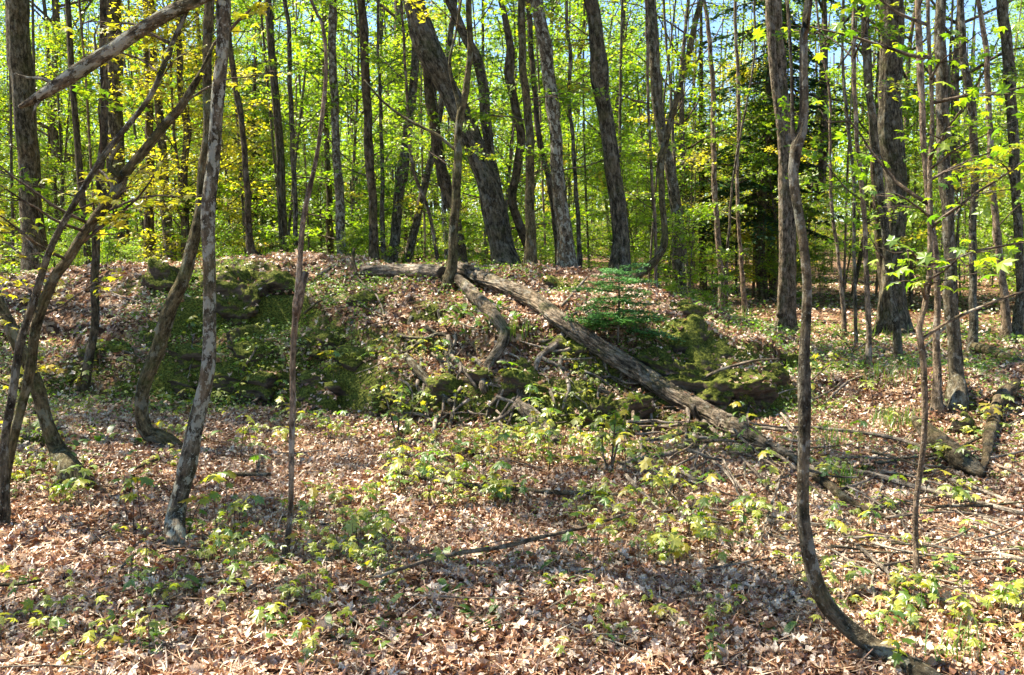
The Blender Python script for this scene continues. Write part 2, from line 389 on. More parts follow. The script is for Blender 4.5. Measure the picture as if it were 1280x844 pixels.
# ------------------------------------------------------------------ ground sheet
def lines(lo, hi, f0, f1, step, grow):
    a = list(np.arange(f0, f1 + step / 2, step)); s = step
    x = a[-1]
    while x < hi: s *= grow; x += s; a.append(x)
    s = step; x = a[0]; b = []
    while x > lo: s *= grow; x -= s; b.append(x)
    return np.array(b[::-1] + a)
GX = lines(-260, 260, -7.5, 7.5, .045, 1.09); GY = lines(-60, 420, 2.2, 13.5, .045, 1.07)
XX, YY = np.meshgrid(GX, GY); ZZ = H(XX, YY)
moss_blobs = []
for (px, py, rx, ry, a) in [(215, 350, .9, .45, 1.1), (300, 375, 1.0, .6, 1.2), (260, 345, 1.2, .5, 1.1), (90, 470, .6, .4, .8), (540, 382, .3, .25, .9),
                            (300, 470, 1.2, .5, 1.0), (420, 480, .9, .5, .9), (760, 500, .9, .5, 1.1), (900, 470, .8, .6, 1.2), (860, 430, .9, .6, 1.0),
                            (700, 350, .5, .3, .8), (830, 385, .9, .5, .8), (30, 480, .5, .4, .8), (40, 555, .4, .3, .7), (1200, 510, .5, .4, .9),
                            (670, 500, .6, .4, .8), (1080, 570, .3, .2, .6), (1250, 440, .8, .5, .6), (200, 480, .8, .4, .8), (560, 480, .6, .5, .6)]:
    p = hit(px, py); moss_blobs.append((p[0], p[1], rx, ry, a))
def moss(x, y):
    t = 0
    for (bx, by, rx, ry, a) in moss_blobs: t = np.maximum(t, a * np.exp(-(((x - bx) / rx) ** 2 + ((y - by) / ry) ** 2)))
    gx = (H(x + .06, y) - H(x - .06, y)) / .12; gy = (H(x, y + .06) - H(x, y - .06)) / .12
    return np.clip(t * .75 + .35 * sstep(.7, 1.6, np.hypot(gx, gy)), 0, 1)
MO = moss(XX, YY)
g = MB(); nx, ny = len(GX), len(GY)
i = np.arange(ny - 1)[:, None] * nx; j = np.arange(nx - 1)[None]
g.add(np.stack([XX, YY, ZZ], -1).reshape(-1, 3), None, np.stack([i + j, i + j + 1, i + nx + j + 1, i + nx + j], -1).reshape(-1, 4), lc=MO.ravel())
ground = g.obj('ground', M_GROUND); tagp(ground, 'brown leaf strewn forest floor rising to a mossy mound', kind='structure')

# ------------------------------------------------------------------ fallen leaves
def normals_at(x, y, e=.05):
    gx = (H(x + e, y) - H(x - e, y)) / (2 * e); gy = (H(x, y + e) - H(x, y - e)) / (2 * e)
    nn = np.stack([-gx, -gy, np.ones_like(gx)], -1); return nn / np.linalg.norm(nn, axis=1)[:, None]
rs = RS(12)
lit = MB()
def litter(n, y0, y1, spread, size, tpl, keepmoss=.85, power=1.0, tilt=.35):
    y = y0 + (y1 - y0) * rs.rand(n) ** power
    x = (rs.rand(n) - .5) * 2 * (y * .62 * spread + .6)
    mo = moss(x, y); cl = fbm(x * 1.6, y * 1.6, 77, 3)
    k = (rs.rand(n) > mo * keepmoss * 1.15) & (rs.rand(n) < .55 + 1.3 * (cl - .25))
    x, y = x[k], y[k]; z = H(x, y) + .010 + rs.rand(len(x)) ** 2 * .04
    hue = np.clip(fbm(x * .8, y * .8, 91, 3) * .8 - .17 + rs.rand(len(x)) ** 1.3 * .9, 0, 1)
    leaves(lit, np.stack([x, y, z], -1), size * rs.uniform(.6, 1.25, len(x)), rs, tpl, tilt, m=0, NRM=normals_at(x, y), lc=hue, curl=rs.uniform(-1.3, 1.3, len(x)))
litter(34000, 2.3, 5.4, 1.1, .032, 'oval', tilt=.6)
litter(16000, 2.3, 5.4, 1.1, .050, 'maple', tilt=.55)
litter(24000, 2.3, 5.4, 1.1, .026, 'star', tilt=.8)
litter(80000, 5.0, 9.0, 1.1, .040, 'star', tilt=.6)
litter(50000, 8.5, 14, 1.1, .058, 'star', tilt=.45)
litter(32000, 13, 34, 1.1, .09, 'rhomb', power=1.3)
# the nearest leaves one by one
dl = []
for k in range(10):
    mb = MB(); r2 = RS(200 + k)
    leaves(mb, [(0, 0, 0)], .066, r2, 'maple' if k % 3 else 'oval', .05, m=0, curl=np.array([r2.uniform(-.8, .9)]), lc=np.array([r2.uniform(.35, 1)]))
    dl.append(mb.mesh('dead_leaf', M_DEADL, False))
rr = RS(33); cnt = 0
while cnt < 290:
    px, py = rr.uniform(0, 1280), rr.uniform(640, 843)
    if rr.rand() > ((py - 600) / 240) ** 1.2: continue
    p = hit(px, py); o = bpy.data.objects.new('dead_leaf', dl[rr.randint(10)])
    o.location = (p[0], p[1], p[2] + .035 + rr.rand() * .02); o.rotation_euler = (rr.randn() * .35, rr.randn() * .35, rr.rand() * 6.28)
    s = rr.uniform(.6, 1.15); o.scale = (s, s, s)
    link(o); tagp(o, 'dry curled dead leaf lying on top of the foreground leaf litter', 'dead leaf', 'loose dead leaves in the foreground'); cnt += 1

# ------------------------------------------------------------------ foliage variants
def limb_path(rs, start, d, L, n=6, up=.15, wob=.12):
    P = [np.array(start, float)]; d = np.array(d, float); d /= np.linalg.norm(d)
    for k in range(n):
        d = d + rs.randn(3) * wob + np.array([0, 0, up / n]); d /= np.linalg.norm(d)
        P.append(P[-1] + d * L / n)
    return np.array(P)
def make_spray(seed, L=1.3, leafsize=.075, tpl='star', mat=None, n_side=11, lpt=5, bark_m=None, flat=.10):
    """one leafy side branch, leaving the origin along +X; leaves held in flat layers"""
    rs = RS(seed); mb = MB()
    P = limb_path(rs, (0, 0, 0), (1, 0, .35), L, 7, -.1, .10)
    P2, R2 = resample(P, np.linspace(.010, .002, len(P)), .09); tube(mb, P2, R2, 4, raw=True, seed=seed, amp=0)
    C = []
    for k in range(n_side):
        t = rs.uniform(.25, 1); q = P2[int(t * (len(P2) - 1))]
        a = rs.choice([-1, 1]) * rs.uniform(.4, 1.2); l = L * rs.uniform(.18, .42) * (1.2 - t * .5)
        e = q + np.array([math.cos(a), math.sin(a), rs.uniform(-.15, .15)]) * l
        tube(mb, [q, (q + e) / 2 + rs.randn(3) * .02, e], [.004, .003, .0015], 3, step=.12, seed=seed + k, amp=0)
        for u in np.linspace(.35, 1, lpt):
            c = q + (e - q) * u
            for sgn in (-1, 1): C.append(c + np.array([rs.randn() * .05, rs.randn() * .05, rs.randn() * .025 - .01]))
    leaves(mb, C, leafsize * rs.uniform(.65, 1.2, len(C)), rs, tpl, .42, m=1, droop=.5)
    return mb.mesh('branch', [bark_m or M_TWIG, mat or M_LEAF], 'bark')
def make_crown(seed, R, Hc, nlimb, ntwig, nl, leafsize, mat, tpl='star', low=0.0, stem=.06, bm=None, shape=1.0):
    """crown about a vertical axis from z=0 to z=Hc with limbs, twigs and layered leaf clumps"""
    rs = RS(seed); mb = MB()
    ax = limb_path(rs, (0, 0, 0), (0, 0, 1), Hc, 8, .3, .05)
    A, AR = resample(ax, np.linspace(stem, .008, len(ax)), .4); tube(mb, A, AR, 6, raw=True, seed=seed, amp=.03)
    C = []; ga = rs.rand() * 6
    for k in range(nlimb):
        t = low + (1 - low) * (k + rs.rand()) / nlimb
        q = A[min(int(t * (len(A) - 1)), len(A) - 2)]; ga += 2.4 + rs.randn() * .5
        prof = (math.sin(PI * (.18 + .80 * t)) ** .7) * rs.uniform(.6, 1.1)
        L = R * prof * shape; el = rs.uniform(.1, .75) + t * .4
        P = limb_path(rs, q, (math.cos(ga) * math.cos(el), math.sin(ga) * math.cos(el), math.sin(el)), L, 6, -.1, .16)
        tube(mb, P, np.linspace(stem * .42 * (1.1 - t * .7), .005, len(P)), 4, step=.35, seed=seed * 31 + k, amp=0)
        Pr, _ = resample(P, np.ones(len(P)), .15)
        for w in range(ntwig):
            u = rs.uniform(.25, 1); b = Pr[int(u * (len(Pr) - 1))]
            a = rs.rand() * 6.28; l = R * rs.uniform(.12, .32)
            e = b + np.array([math.cos(a), math.sin(a), rs.uniform(-.1, .35)]) * l
            tube(mb, [b, e], [.007, .003], 3, step=9, seed=1, amp=0, cap=False)
            c = b + (e - b) * rs.rand(nl, 1) + rs.randn(nl, 3) * np.array([.14, .14, .05]) * (R * .35 + .25)
            C.append(c)
    C = np.concatenate(C)
    base = rs.rand(len(C)) * .75 + .25 * np.repeat(rs.rand(len(C) // nl + 1), nl)[:len(C)]
    leaves(mb, C, leafsize * rs.uniform(.6, 1.25, len(C)), rs, tpl, .5, m=1, lc=base)
    return mb.mesh('crown', [bm or M_TWIG, mat], 'bark')

SPRAYS = [make_spray(500 + k, mat=[M_LEAF, M_LEAFG, M_LEAF, M_LEAFG, M_LEAFY][k % 5]) for k in range(10)]
SPRAY_NEAR_Y = [make_spray(540 + k, L=.75, leafsize=.062, tpl='maple', mat=M_LEAFY, n_side=6, lpt=2) for k in range(4)]
SPRAY_NEAR_G = [make_spray(560 + k, L=.6, leafsize=.062, tpl='maple', mat=M_LEAFG, n_side=4, lpt=2) for k in range(4)]
CR_FAR = [make_crown(620 + k, 3.8, 9, 26, 8, 34, .09, [M_LEAF, M_LEAFG, M_LEAF, M_LEAFG][k % 4], tpl='rhomb', stem=.10, low=.02) for k in range(4)]
CR_TALL = [make_crown(600 + k, 3.6, 8.5, 20, 4, 26, .12, [M_LEAF, M_LEAFG, M_LEAF, M_LEAFY][k % 4], tpl='rhomb', stem=.10) for k in range(5)]
CR_OPEN = [make_crown(640 + k, 3.2, 8.0, 12, 4, 16, .11, [M_LEAF, M_LEAFY, M_LEAFG][k % 3], tpl='rhomb', stem=.11) for k in range(5)]
CR_POLE = [make_crown(660 + k, 1.5, 3.8, 9, 3, 12, .08, [M_LEAF, M_LEAFG][k % 2], stem=.035) for k in range(4)]
CR_UNDER = [make_crown(680 + k, 2.3, 5.5, 34, 7, 34, .075, [M_LEAF, M_LEAFG, M_LEAF, M_LEAFG, M_LEAF, M_LEAFY][k % 6], low=.06, stem=.04) for k in range(6)]
CR_BUSH = [make_crown(700 + k, 1.0, 1.7, 16, 6, 20, .06, [M_LEAFG, M_LEAF][k % 2], low=.1, stem=.015) for k in range(5)]

# ------------------------------------------------------------------ traced trees
def trace_tree(name, label, cat, pts, mat, D=None, base=None, crown=None, segs=14, fur=0.0, amp=.06, rise=None, limbs=(), sprays=0, flare=1.25,
               spray_set=None, lean=0.0, group=None, tiplim=None, cscale=1.0, spray_z=(1.2, 4.0), seed=None, wsc=1.0):
    """pts: (px, py, width in px) from the top down, the last one at or near the ground; the stem goes on above the frame"""
    global _seed
    _seed += 1; sd_ = _seed if seed is None else seed; rs = RS(sd_ * 7 + 3)
    if D is None: D = hit(*(base or pts[-1][:2]))[1]
    W_ = []; R_ = []
    for (px, py, w) in pts:
        p = at(px, py, D); Yq = D
        while p[2] < float(H(p[0], p[1])) + w / 2 * D / F * .9 and D < 8 and Yq > D * .75: Yq -= .02; p = at(px, py, Yq)
        W_.append(p); R_.append(w / 2 * D / F * .88 * wsc)
    W_ = W_[::-1]; R_ = R_[::-1]
    # foot: settle into the soil with root flare
    gx, gy = W_[0][0], W_[0][1]; gz = float(H(gx, gy))
    if W_[0][2] > gz + .02:
        d = W_[0] - W_[1]; d = d / np.linalg.norm(d)
        k = min(1.0, (W_[0][2] - gz)) / max(.4, -d[2]); foot = W_[0] + d * k * np.array([.6, .6, 1]); foot[2] = gz
        if W_[0][2] - gz > .15: W_.insert(0, foot); R_.insert(0, R_[0] * flare)
    else: gz = W_[0][2]
    b0 = W_[0].copy()
    _dd = W_[0] - W_[1]; _dd = _dd / np.linalg.norm(_dd)
    W_.insert(0, b0 + _dd * .14 + np.array([0, 0, -.12])); R_.insert(0, R_[0] * 1.25)
    nbase = len(W_)
    top = W_[-1]; d = W_[-1] - W_[-2]; d = d / np.linalg.norm(d)
    root = empty(name, b0, label, cat, group)
    if rise is None: rise = 5.0
    if rise > 0:
        rr_ = R_[-1]; n = max(2, int(rise / 1.0)); q = top.copy()
        for k in range(n):
            d = d * .9 + np.array([0, 0, .13]) + rs.randn(3) * .03; d /= np.linalg.norm(d)
            q = q + d * rise / n; W_.append(q); R_.append(rr_ * (1 - .45 * (k + 1) / n))
    P, R = resample(W_, R_, max(.05, min(.22, R_[2] * 1.4)))
    # root flare
    hgt = np.clip((P[:, 2] - b0[2]) / (R_[2] * 5 + .05), 0, 1); R = R * (1 + (flare - 1) * (1 - hgt) ** 2)
    Ls = np.concatenate([[0], np.cumsum(np.linalg.norm(np.diff(P, axis=0), axis=1))]); rm = R_[2]
    for _ in range(int(Ls[-1] * (1.1 if D < 8 else .5))):
        l0 = rs.uniform(.3, Ls[-1]); R = R * (1 + rs.uniform(.08, .26) * np.exp(-((Ls - l0) / (rm * rs.uniform(.8, 1.8))) ** 2))
    for f_ in (2.2, 5.0, 11.0):
        ph = rs.rand(2) * 6; P = P + np.stack([np.sin(Ls * f_ + ph[0]), np.sin(Ls * f_ * .9 + ph[1]) * .6, 0 * Ls], -1) * (min(rm, .035 + rm * .15) * .32 / (f_ ** .5))
    mb = MB(); tube(mb, P, R, segs, raw=True, seed=sd_, amp=amp, fur=fur)
    mb.obj('trunk', mat, root, origin=b0)
    if rm > .055:
        nr = rs.randint(3, 6); a0 = rs.rand() * 6
        for k in range(nr):
            a = a0 + k * 6.28 / nr + rs.randn() * .3; Lr = rm * rs.uniform(2.6, 5.5); dv = np.array([math.cos(a), math.sin(a), 0]); pr = []
            for u, hh in ((.2, 1.5), (.8, .55), (1.4, .12), (2.4, -.05)):
                q = b0 + dv * rm * u * (1 if u < 1 else Lr / rm / 2.4) + rs.randn(3) * rm * .08; q[2] = max(float(H(q[0], q[1])), gz - .3) + rm * hh; pr.append(q)
            mb = MB(); tube(mb, pr, [rm * .42, rm * .40, rm * .27, rm * .10], 8, step=rm * .5, seed=sd_ + k, amp=.1); mb.obj('root', mat, root, origin=b0)
    if D < 17:
        m_ = int(70 if D < 8 else 45); a = rs.rand(m_) * 6.28; q = rm * rs.uniform(.9, 3.2, m_) + .02; lx = b0[0] + np.cos(a) * q; ly = b0[1] + np.sin(a) * q
        lz = H(lx, ly) + .02 + rs.rand(m_) * .05 * np.clip(2.6 - q / rm, 0, 1.5)
        leaves(lit, np.stack([lx, ly, lz], -1), rs.uniform(.03, .055, m_), rs, 'star', .5, m=0, lc=np.clip(rs.rand(m_) * .8, 0, 1), curl=rs.uniform(-1, 1, m_))
    for lb in limbs:
        mb = MB(); Pl = [at(px, py, D + (lb[0][3] if len(lb[0]) > 3 else 0)) for (px, py, *_r) in lb]; Rl = [q[2] / 2 * D / F for q in lb]
        tube(mb, Pl, Rl, 9, step=.08, seed=sd_ + 50, amp=.08); mb.obj('limb', mat, root, origin=b0)
    if crown:
        c = bpy.data.objects.new('crown', crown[rs.randint(len(crown))]); link(c, root)
        tp = P[-1] - d * .3; c.location = tuple(tp - b0); c.rotation_euler = (rs.randn() * .05, rs.randn() * .05, rs.rand() * 6.28)
        s = rs.uniform(.85, 1.15) * cscale; c.scale = (s, s, s)
    for k in range(sprays if D < 8 else sprays + 2):
        zz = rs.uniform(*spray_z) + b0[2]; ix = int(np.argmin(np.abs(P[:, 2] - zz)))
        o = bpy.data.objects.new('branch', (spray_set or SPRAYS)[rs.randint(len(spray_set or SPRAYS))]); link(o, root)
        o.location = tuple(P[ix] - b0); s = rs.uniform(.6, 1.15); o.scale = (s, s, s); o.rotation_euler = (rs.randn() * .1, rs.uniform(-.35, .1), rs.rand() * 6.28)
    return root
_seed = 0

# --- near saplings on the left
trace_tree('sapling', 'slender grey sapling mottled with pale lichen, the nearest straight stem on the left', 'sapling',
    [(287, -40, 17), (283, -5, 17), (281, 25, 17), (275, 100, 17), (270, 160, 17), (267, 200, 18), (263, 275, 20), (262, 324, 17), (260, 409, 18), (255, 471, 20), (248, 514, 22), (237, 571, 24), (222, 639, 24), (218, 672, 26)],
    M_MOTTLE, crown=CR_POLE, segs=18, amp=.09,
    limbs=[[(285, -40, 17), (262, -8, 16), (240, 4, 15), (220, 12, 16), (180, 35, 16), (140, 62, 17), (100, 88, 18), (70, 108, 16), (52, 119, 13), (37, 128, 9), (24, 134, 5)], [(72, 106, 6), (52, 98, 4), (34, 97, 3), (18, 92, 2)], [(112, 80, 5), (120, 64, 3.5), (118, 44, 2.5), (124, 28, 1.5)], [(54, 119, 5), (44, 134, 3.5), (40, 150, 2)]])
trace_tree('sapling', 'curved olive sapling hooked at its foot, beside the lichen mottled sapling', 'sapling',
    [(260, -5, 12), (260, 75, 12), (261, 150, 12), (256, 200, 14), (253, 250, 15), (246, 290, 16), (232, 337, 18), (212, 382, 18), (194, 443, 20), (180, 485, 19), (177, 522, 19), (186, 542, 22), (208, 549, 24)],
    M_OLIVE, base=(200, 560), crown=CR_POLE, segs=16, amp=.07, flare=1.05)
trace_tree('leaning_sapling', 'thin leaning grey stem, the upper of the two crossing from the left edge', 'sapling',
    [(234, 10, 8), (219, 46, 9), (193, 112, 10), (165, 152, 10), (137, 188, 11), (110, 228, 11), (87, 265, 12), (61, 316, 13), (40, 380, 14), (25, 430, 15), (14, 495, 16), (4, 557, 16), (5, 640, 18)],
    M_GREY, D=4.75, rise=.8, crown=CR_BUSH, segs=14, sprays=17, spray_set=SPRAY_NEAR_Y, spray_z=(.9, 3.3), wsc=.72)
trace_tree('leaning_sapling', 'thicker broken leaning stem below the thin one at the left edge', 'sapling',
    [(268, 55, 5), (256, 86, 9), (243, 110, 13), (225, 136, 16), (204, 158, 17), (178, 190, 18), (153, 219, 19), (146, 235, 24), (112, 280, 18), (85, 325, 19), (66, 351, 19), (46, 407, 20), (38, 458, 18), (20, 540, 18), (8, 600, 18), (6, 646, 22)],
    M_OLIVE, D=4.9, rise=0, segs=16, amp=.09, sprays=13, spray_set=SPRAY_NEAR_Y, spray_z=(.5, 2.7), wsc=.72,
    limbs=[[(150, 222, 7, -.05), (137, 212, 6), (139, 198, 5), (148, 184, 4), (152, 176, 3)]])
trace_tree('leaning_stub', 'short dark leaning stem behind the crossing stems at the left edge', 'tree',
    [(-8, 372, 16), (8, 402, 17), (28, 440, 18), (46, 480, 18), (62, 532, 19), (76, 570, 22), (90, 592, 30)], M_OLIVE, rise=2.5, crown=CR_BUSH, segs=14)
trace_tree('sapling', 'thin dark stem at the left end of the mossy mound', 'sapling',
    [(129, -5, 9), (131, 90, 10), (129, 170, 10), (125, 222, 11), (127, 250, 11), (119, 292, 11), (118, 339, 11), (120, 405, 11), (112, 450, 13), (103, 492, 16)],
    M_DARK, crown=CR_POLE, sprays=3)
trace_tree('sapling', 'thin straight light stem rising from the leaf litter left of the middle', 'sapling',
    [(387, -5, 4), (403, 30, 5), (408, 75, 5), (406, 124, 6), (397, 187, 6), (383, 250, 7), (377, 287, 8), (372, 349, 9), (369, 400, 9), (366, 460, 9), (366, 514, 9), (364, 600, 8), (362, 650, 8), (358, 700, 11)],
    M_PALE, crown=None, rise=1.6, segs=10, amp=.1, limbs=[[(369, 402, 8), (372, 380, 14), (376, 360, 12), (383, 340, 8)]])
# --- right hand saplings
trace_tree('sapling', 'dark sapling sweeping up from a long hooked foot at the lower right', 'sapling',
    [(1013, -5, 11), (1009, 37, 11), (1008, 75, 11), (1007, 130, 12), (1004, 165, 14), (997, 185, 17), (993, 215, 14), (997, 260, 13), (1000, 300, 13), (1003, 350, 13), (1004, 400, 14), (1003, 470, 16), (1003, 534, 17), (1005, 600, 17), (1005, 640, 18), (1007, 672, 20), (1014, 715, 22), (1034, 758, 25), (1074, 795, 26), (1114, 820, 27), (1152, 840, 30), (1185, 862, 33), (1215, 880, 36)],
    M_GREY, D=3.25, crown=CR_POLE, rise=3.5, segs=20, amp=.10, flare=1.0,
    limbs=[[(998, 190, 9), (991, 165, 6), (990, 110, 4), (988, 60, 4), (984, -5, 4)]])
trace_tree('sapling', 'thin reddish sapling carrying bright green leaf fans at the right', 'sapling',
    [(1159, -5, 5), (1160, 57, 5), (1163, 114, 5), (1164, 170, 6), (1162, 200, 6), (1163, 271, 7), (1162, 342, 8), (1156, 385, 8), (1149, 411, 9), (1154, 451, 9), (1157, 518, 9), (1154, 571, 8), (1146, 629, 8), (1145, 687, 8), (1145, 722, 10)],
    M_PALE, crown=CR_BUSH, rise=1.0, segs=12, sprays=17, spray_set=SPRAY_NEAR_G, spray_z=(1.3, 3.1),
    limbs=[[(1152, 425, 5), (1180, 405, 4), (1210, 390, 3.5), (1240, 378, 3), (1285, 362, 2.5)]])
trace_tree('tree', 'grey trunk with swollen foot beside the rotten log on the right', 'tree',
    [(1176, -5, 13), (1178, 85, 15), (1179, 170, 17), (1182, 228, 17), (1185, 314, 16), (1188, 370, 17), (1194, 430, 18), (1197, 470, 19), (1197, 492, 24)], M_GREY, crown=CR_OPEN, segs=20, sprays=3)
trace_tree('sapling', 'pale thin stem just left of the grey trunk by the rotten log', 'sapling',
    [(1147, -5, 8), (1152, 85, 9), (1154, 170, 8), (1160, 240, 8), (1168, 320, 8), (1171, 400, 9), (1172, 450, 11), (1172, 510, 15)], M_PALE, crown=CR_POLE, segs=12, sprays=2)
trace_tree('tree', 'slim bent grey trunk between the rotten log and the right edge', 'tree',
    [(1201, -5, 9), (1206, 85, 10), (1213, 128, 11), (1219, 213, 11), (1217, 285, 10), (1215, 359, 10), (1217, 400, 12), (1215, 442, 15)], M_GREY, crown=CR_POLE, sprays=2)
trace_tree('sapling', 'straight pale pole left of the two crossing trunks on the right', 'sapling',
    [(1067, -5, 5), (1067, 85, 6), (1071, 156, 6), (1076, 214, 6), (1081, 300, 7), (1085, 413, 8), (1087, 462, 10)], M_PALE, crown=CR_POLE, sprays=2, segs=10)
trace_tree('tree', 'twisting grey trunk crossing in front of the broad furrowed trunk', 'tree',
    [(1080, -5, 8), (1085, 85, 10), (1091, 156, 10), (1099, 227, 11), (1106, 290, 11), (1114, 360, 10), (1121, 410, 11), (1122, 455, 14)], M_GREY, crown=CR_POLE, sprays=2)
trace_tree('tree', 'very dark reddish stem beside the broad furrowed trunk', 'tree',
    [(1086, 60, 7), (1088, 150, 8), (1094, 228, 8), (1098, 300, 9), (1104, 385, 12)], M_DARK, D=15, crown=CR_POLE)
trace_tree('tree', 'broad furrowed trunk, the thickest of the right hand trees', 'tree',
    [(1112, -5, 31), (1114, 57, 29), (1112, 114, 29), (1115, 170, 29), (1119, 239, 28), (1117, 300, 27), (1117, 350, 29), (1117, 398, 38)], M_FURROW, D=14.6, crown=CR_TALL, segs=30, fur=.07)
trace_tree('tree', 'whitish thin stem right of the hooked sapling', 'sapling', [(1027, 60, 3), (1036, 114, 4), (1038, 200, 4), (1040, 257, 5), (1048, 328, 5), (1054, 388, 7)], M_PALE, D=15, crown=CR_POLE, segs=8)
trace_tree('tree', 'very thin dark pole between the whitish stem and the straight pale pole', 'sapling', [(1054, -5, 4), (1054, 85, 4), (1058, 142, 5), (1067, 227, 5), (1068, 342, 5), (1070, 432, 6)], M_GREY, crown=CR_POLE, segs=8)
trace_tree('tree', 'slim trunk with sunlit pinkish bark near the right edge', 'tree', [(1224, -5, 6), (1232, 57, 7), (1235, 142, 8), (1240, 213, 9), (1246, 285, 9), (1252, 350, 10), (1257, 402, 13)], M_PALE, D=13, crown=CR_POLE, sprays=2)
trace_tree('tree', 'tall grey trunk closest to the right edge', 'tree', [(1252, -5, 14), (1262, 85, 14), (1265, 170, 14), (1270, 239, 12), (1274, 300, 12), (1276, 350, 12), (1272, 400, 14)], M_GREY, D=14, crown=CR_OPEN, segs=16, sprays=2)
trace_tree('tree', 'stout grey double stemmed trunk behind the hooked sapling', 'tree',
    [(967, -5, 24), (970, 50, 23), (975, 110, 22), (980, 160, 24), (984, 210, 25), (985, 300, 25), (984, 350, 24), (983, 392, 30)], M_LOG, D=15, crown=CR_TALL, segs=28, fur=.07, wsc=.84,
    limbs=[[(962, -5, 10, -.08), (965, 60, 10), (971, 120, 10), (977, 175, 10), (979, 240, 11), (980, 320, 12), (978, 395, 15)]])
# --- trees along the crest of the mound
trace_tree('tree', 'big dark trunk leaning left in the middle, thickest on the crest', 'tree',
    [(512, -5, 24), (527, 40, 29), (545, 80, 29), (562, 115, 26), (584, 160, 27), (600, 205, 28), (616, 260, 30), (627, 305, 31), (633, 335, 40)], M_FURROW, D=12.0, crown=CR_TALL, segs=32, fur=.06, rise=7)
trace_tree('tree', 'dark stem splitting from the big leaning trunk and bending behind the front sapling', 'tree',
    [(529, 40, 14), (533, 80, 14), (537, 120, 14), (543, 160, 14), (551, 205, 15), (562, 245, 16), (571, 290, 16), (576, 335, 20)], M_DARK, D=12.4, crown=CR_POLE, segs=18, fur=.05)
trace_tree('sapling', 'smooth forked sapling growing in front of the fallen logs on the crest', 'sapling',
    [(585, -5, 8), (587, 50, 8), (583, 112, 8), (578, 139, 11), (574, 175, 11), (572, 210, 12), (568, 270, 13), (565, 320, 14), (561, 348, 17), (558, 362, 21)], M_OLIVE, D=10.0, crown=CR_POLE, segs=16, sprays=4, rise=3,
    limbs=[[(577, 142, 7), (570, 118, 5), (562, 80, 4), (570, 40, 3), (577, -5, 3)], [(572, 190, 4), (545, 168, 4), (510, 150, 3.5), (480, 128, 3), (455, 100, 2)]])
trace_tree('tree', 'brown trunk leaning left just right of the big leaning trunk', 'tree', [(569, 17, 13), (585, 50, 13), (599, 82, 14), (607, 150, 14), (614, 200, 13), (622, 235, 13), (630, 265, 12), (636, 300, 12), (640, 330, 14)], M_GREY, D=12.9, crown=CR_OPEN, segs=16)
trace_tree('tree', 'sinuous dark trunk bowed to the right on the crest', 'tree', [(625, -5, 8), (631, 25, 9), (637, 60, 11), (637, 100, 11), (645, 140, 12), (652, 175, 12), (648, 210, 12), (641, 240, 12), (642, 262, 12), (650, 285, 13), (659, 306, 13), (664, 330, 16)], M_DARK, D=12.3, crown=CR_POLE, segs=16)
trace_tree('tree', 'straight trunk with a smooth pale foot in the middle of the crest', 'tree', [(653, -5, 10), (653, 75, 11), (658, 125, 11), (662, 200, 12), (663, 250, 13), (664, 300, 15), (663, 342, 20)], M_OLIVE, D=11.3, crown=CR_OPEN, segs=16, sprays=2)
trace_tree('tree', 'lichen spotted grey trunk leaning left, centre right on the crest', 'tree', [(671, -5, 17), (677, 37, 16), (684, 87, 16), (692, 150, 16), (696, 200, 18), (701, 245, 20), (706, 295, 22), (709, 338, 28)], M_MOTTLE, D=11.6, crown=CR_TALL, segs=24, fur=.04, rise=7)
trace_tree('tree', 'thin dark stem in the gap behind the lichen spotted trunk', 'tree', [(664, 60, 7), (672, 150, 8), (677, 185, 8), (687, 235, 8), (694, 285, 8), (698, 330, 9)], M_DARK, D=14, crown=CR_POLE)
trace_tree('sapling', 'wiry thin pole between the two biggest crest trunks', 'sapling', [(708, -5, 4), (709, 37, 5), (714, 75, 5), (712, 125, 5), (716, 182, 5), (721, 257, 6), (726, 335, 7)], M_GREY, D=12.5, crown=CR_POLE, segs=8)
trace_tree('tree', 'straight stout grey trunk leaning left above the young fir', 'tree', [(738, -5, 19), (746, 50, 20), (752, 100, 20), (758, 150, 21), (765, 209, 22), (771, 250, 23), (775, 300, 23), (776, 338, 29)], M_FURROW, D=11.7, crown=CR_TALL, segs=28, fur=.05, rise=7)
trace_tree('tree', 'crooked stem hooked at its foot right of the young fir', 'tree', [(877, -5, 8), (868, 32, 8), (858, 75, 8), (848, 110, 8), (842, 139, 9), (835, 170, 9), (828, 200, 9), (827, 240, 9), (830, 275, 9), (830, 305, 10), (820, 324, 11), (802, 339, 12), (784, 352, 14)], M_OLIVE, D=11.2, crown=CR_POLE, segs=14)
trace_tree('tree', 'trunk rising behind the crooked hooked stem', 'tree', [(812, -5, 15), (817, 75, 15), (822, 124, 15), (832, 187, 15), (840, 225, 15), (847, 300, 15), (851, 362, 18)], M_GREY, D=15.5, crown=CR_OPEN, segs=18)
trace_tree('sapling', 'pale wand thin stem before the trunk behind the hooked stem', 'sapling', [(809, -5, 3.5), (810, 124, 4), (814, 209, 4), (819, 275, 4.5), (820, 350, 5)], M_PALE, D=12.5, crown=CR_POLE, segs=8)
trace_tree('sapling', 'thin brown pole leaning against the light left of the birch like stem', 'sapling', [(838, 120, 4), (843, 200, 5), (852, 275, 5), (858, 330, 5), (862, 368, 7)], M_GREY, D=17, crown=CR_POLE, segs=8)
trace_tree('tree', 'pale birch like stem at the back of the clearing', 'tree', [(880, -5, 5), (886, 50, 6), (892, 124, 7), (892, 209, 7), (894, 260, 7), (899, 310, 8), (902, 345, 9), (902, 378, 11)], M_PALE, D=18, crown=CR_POLE)
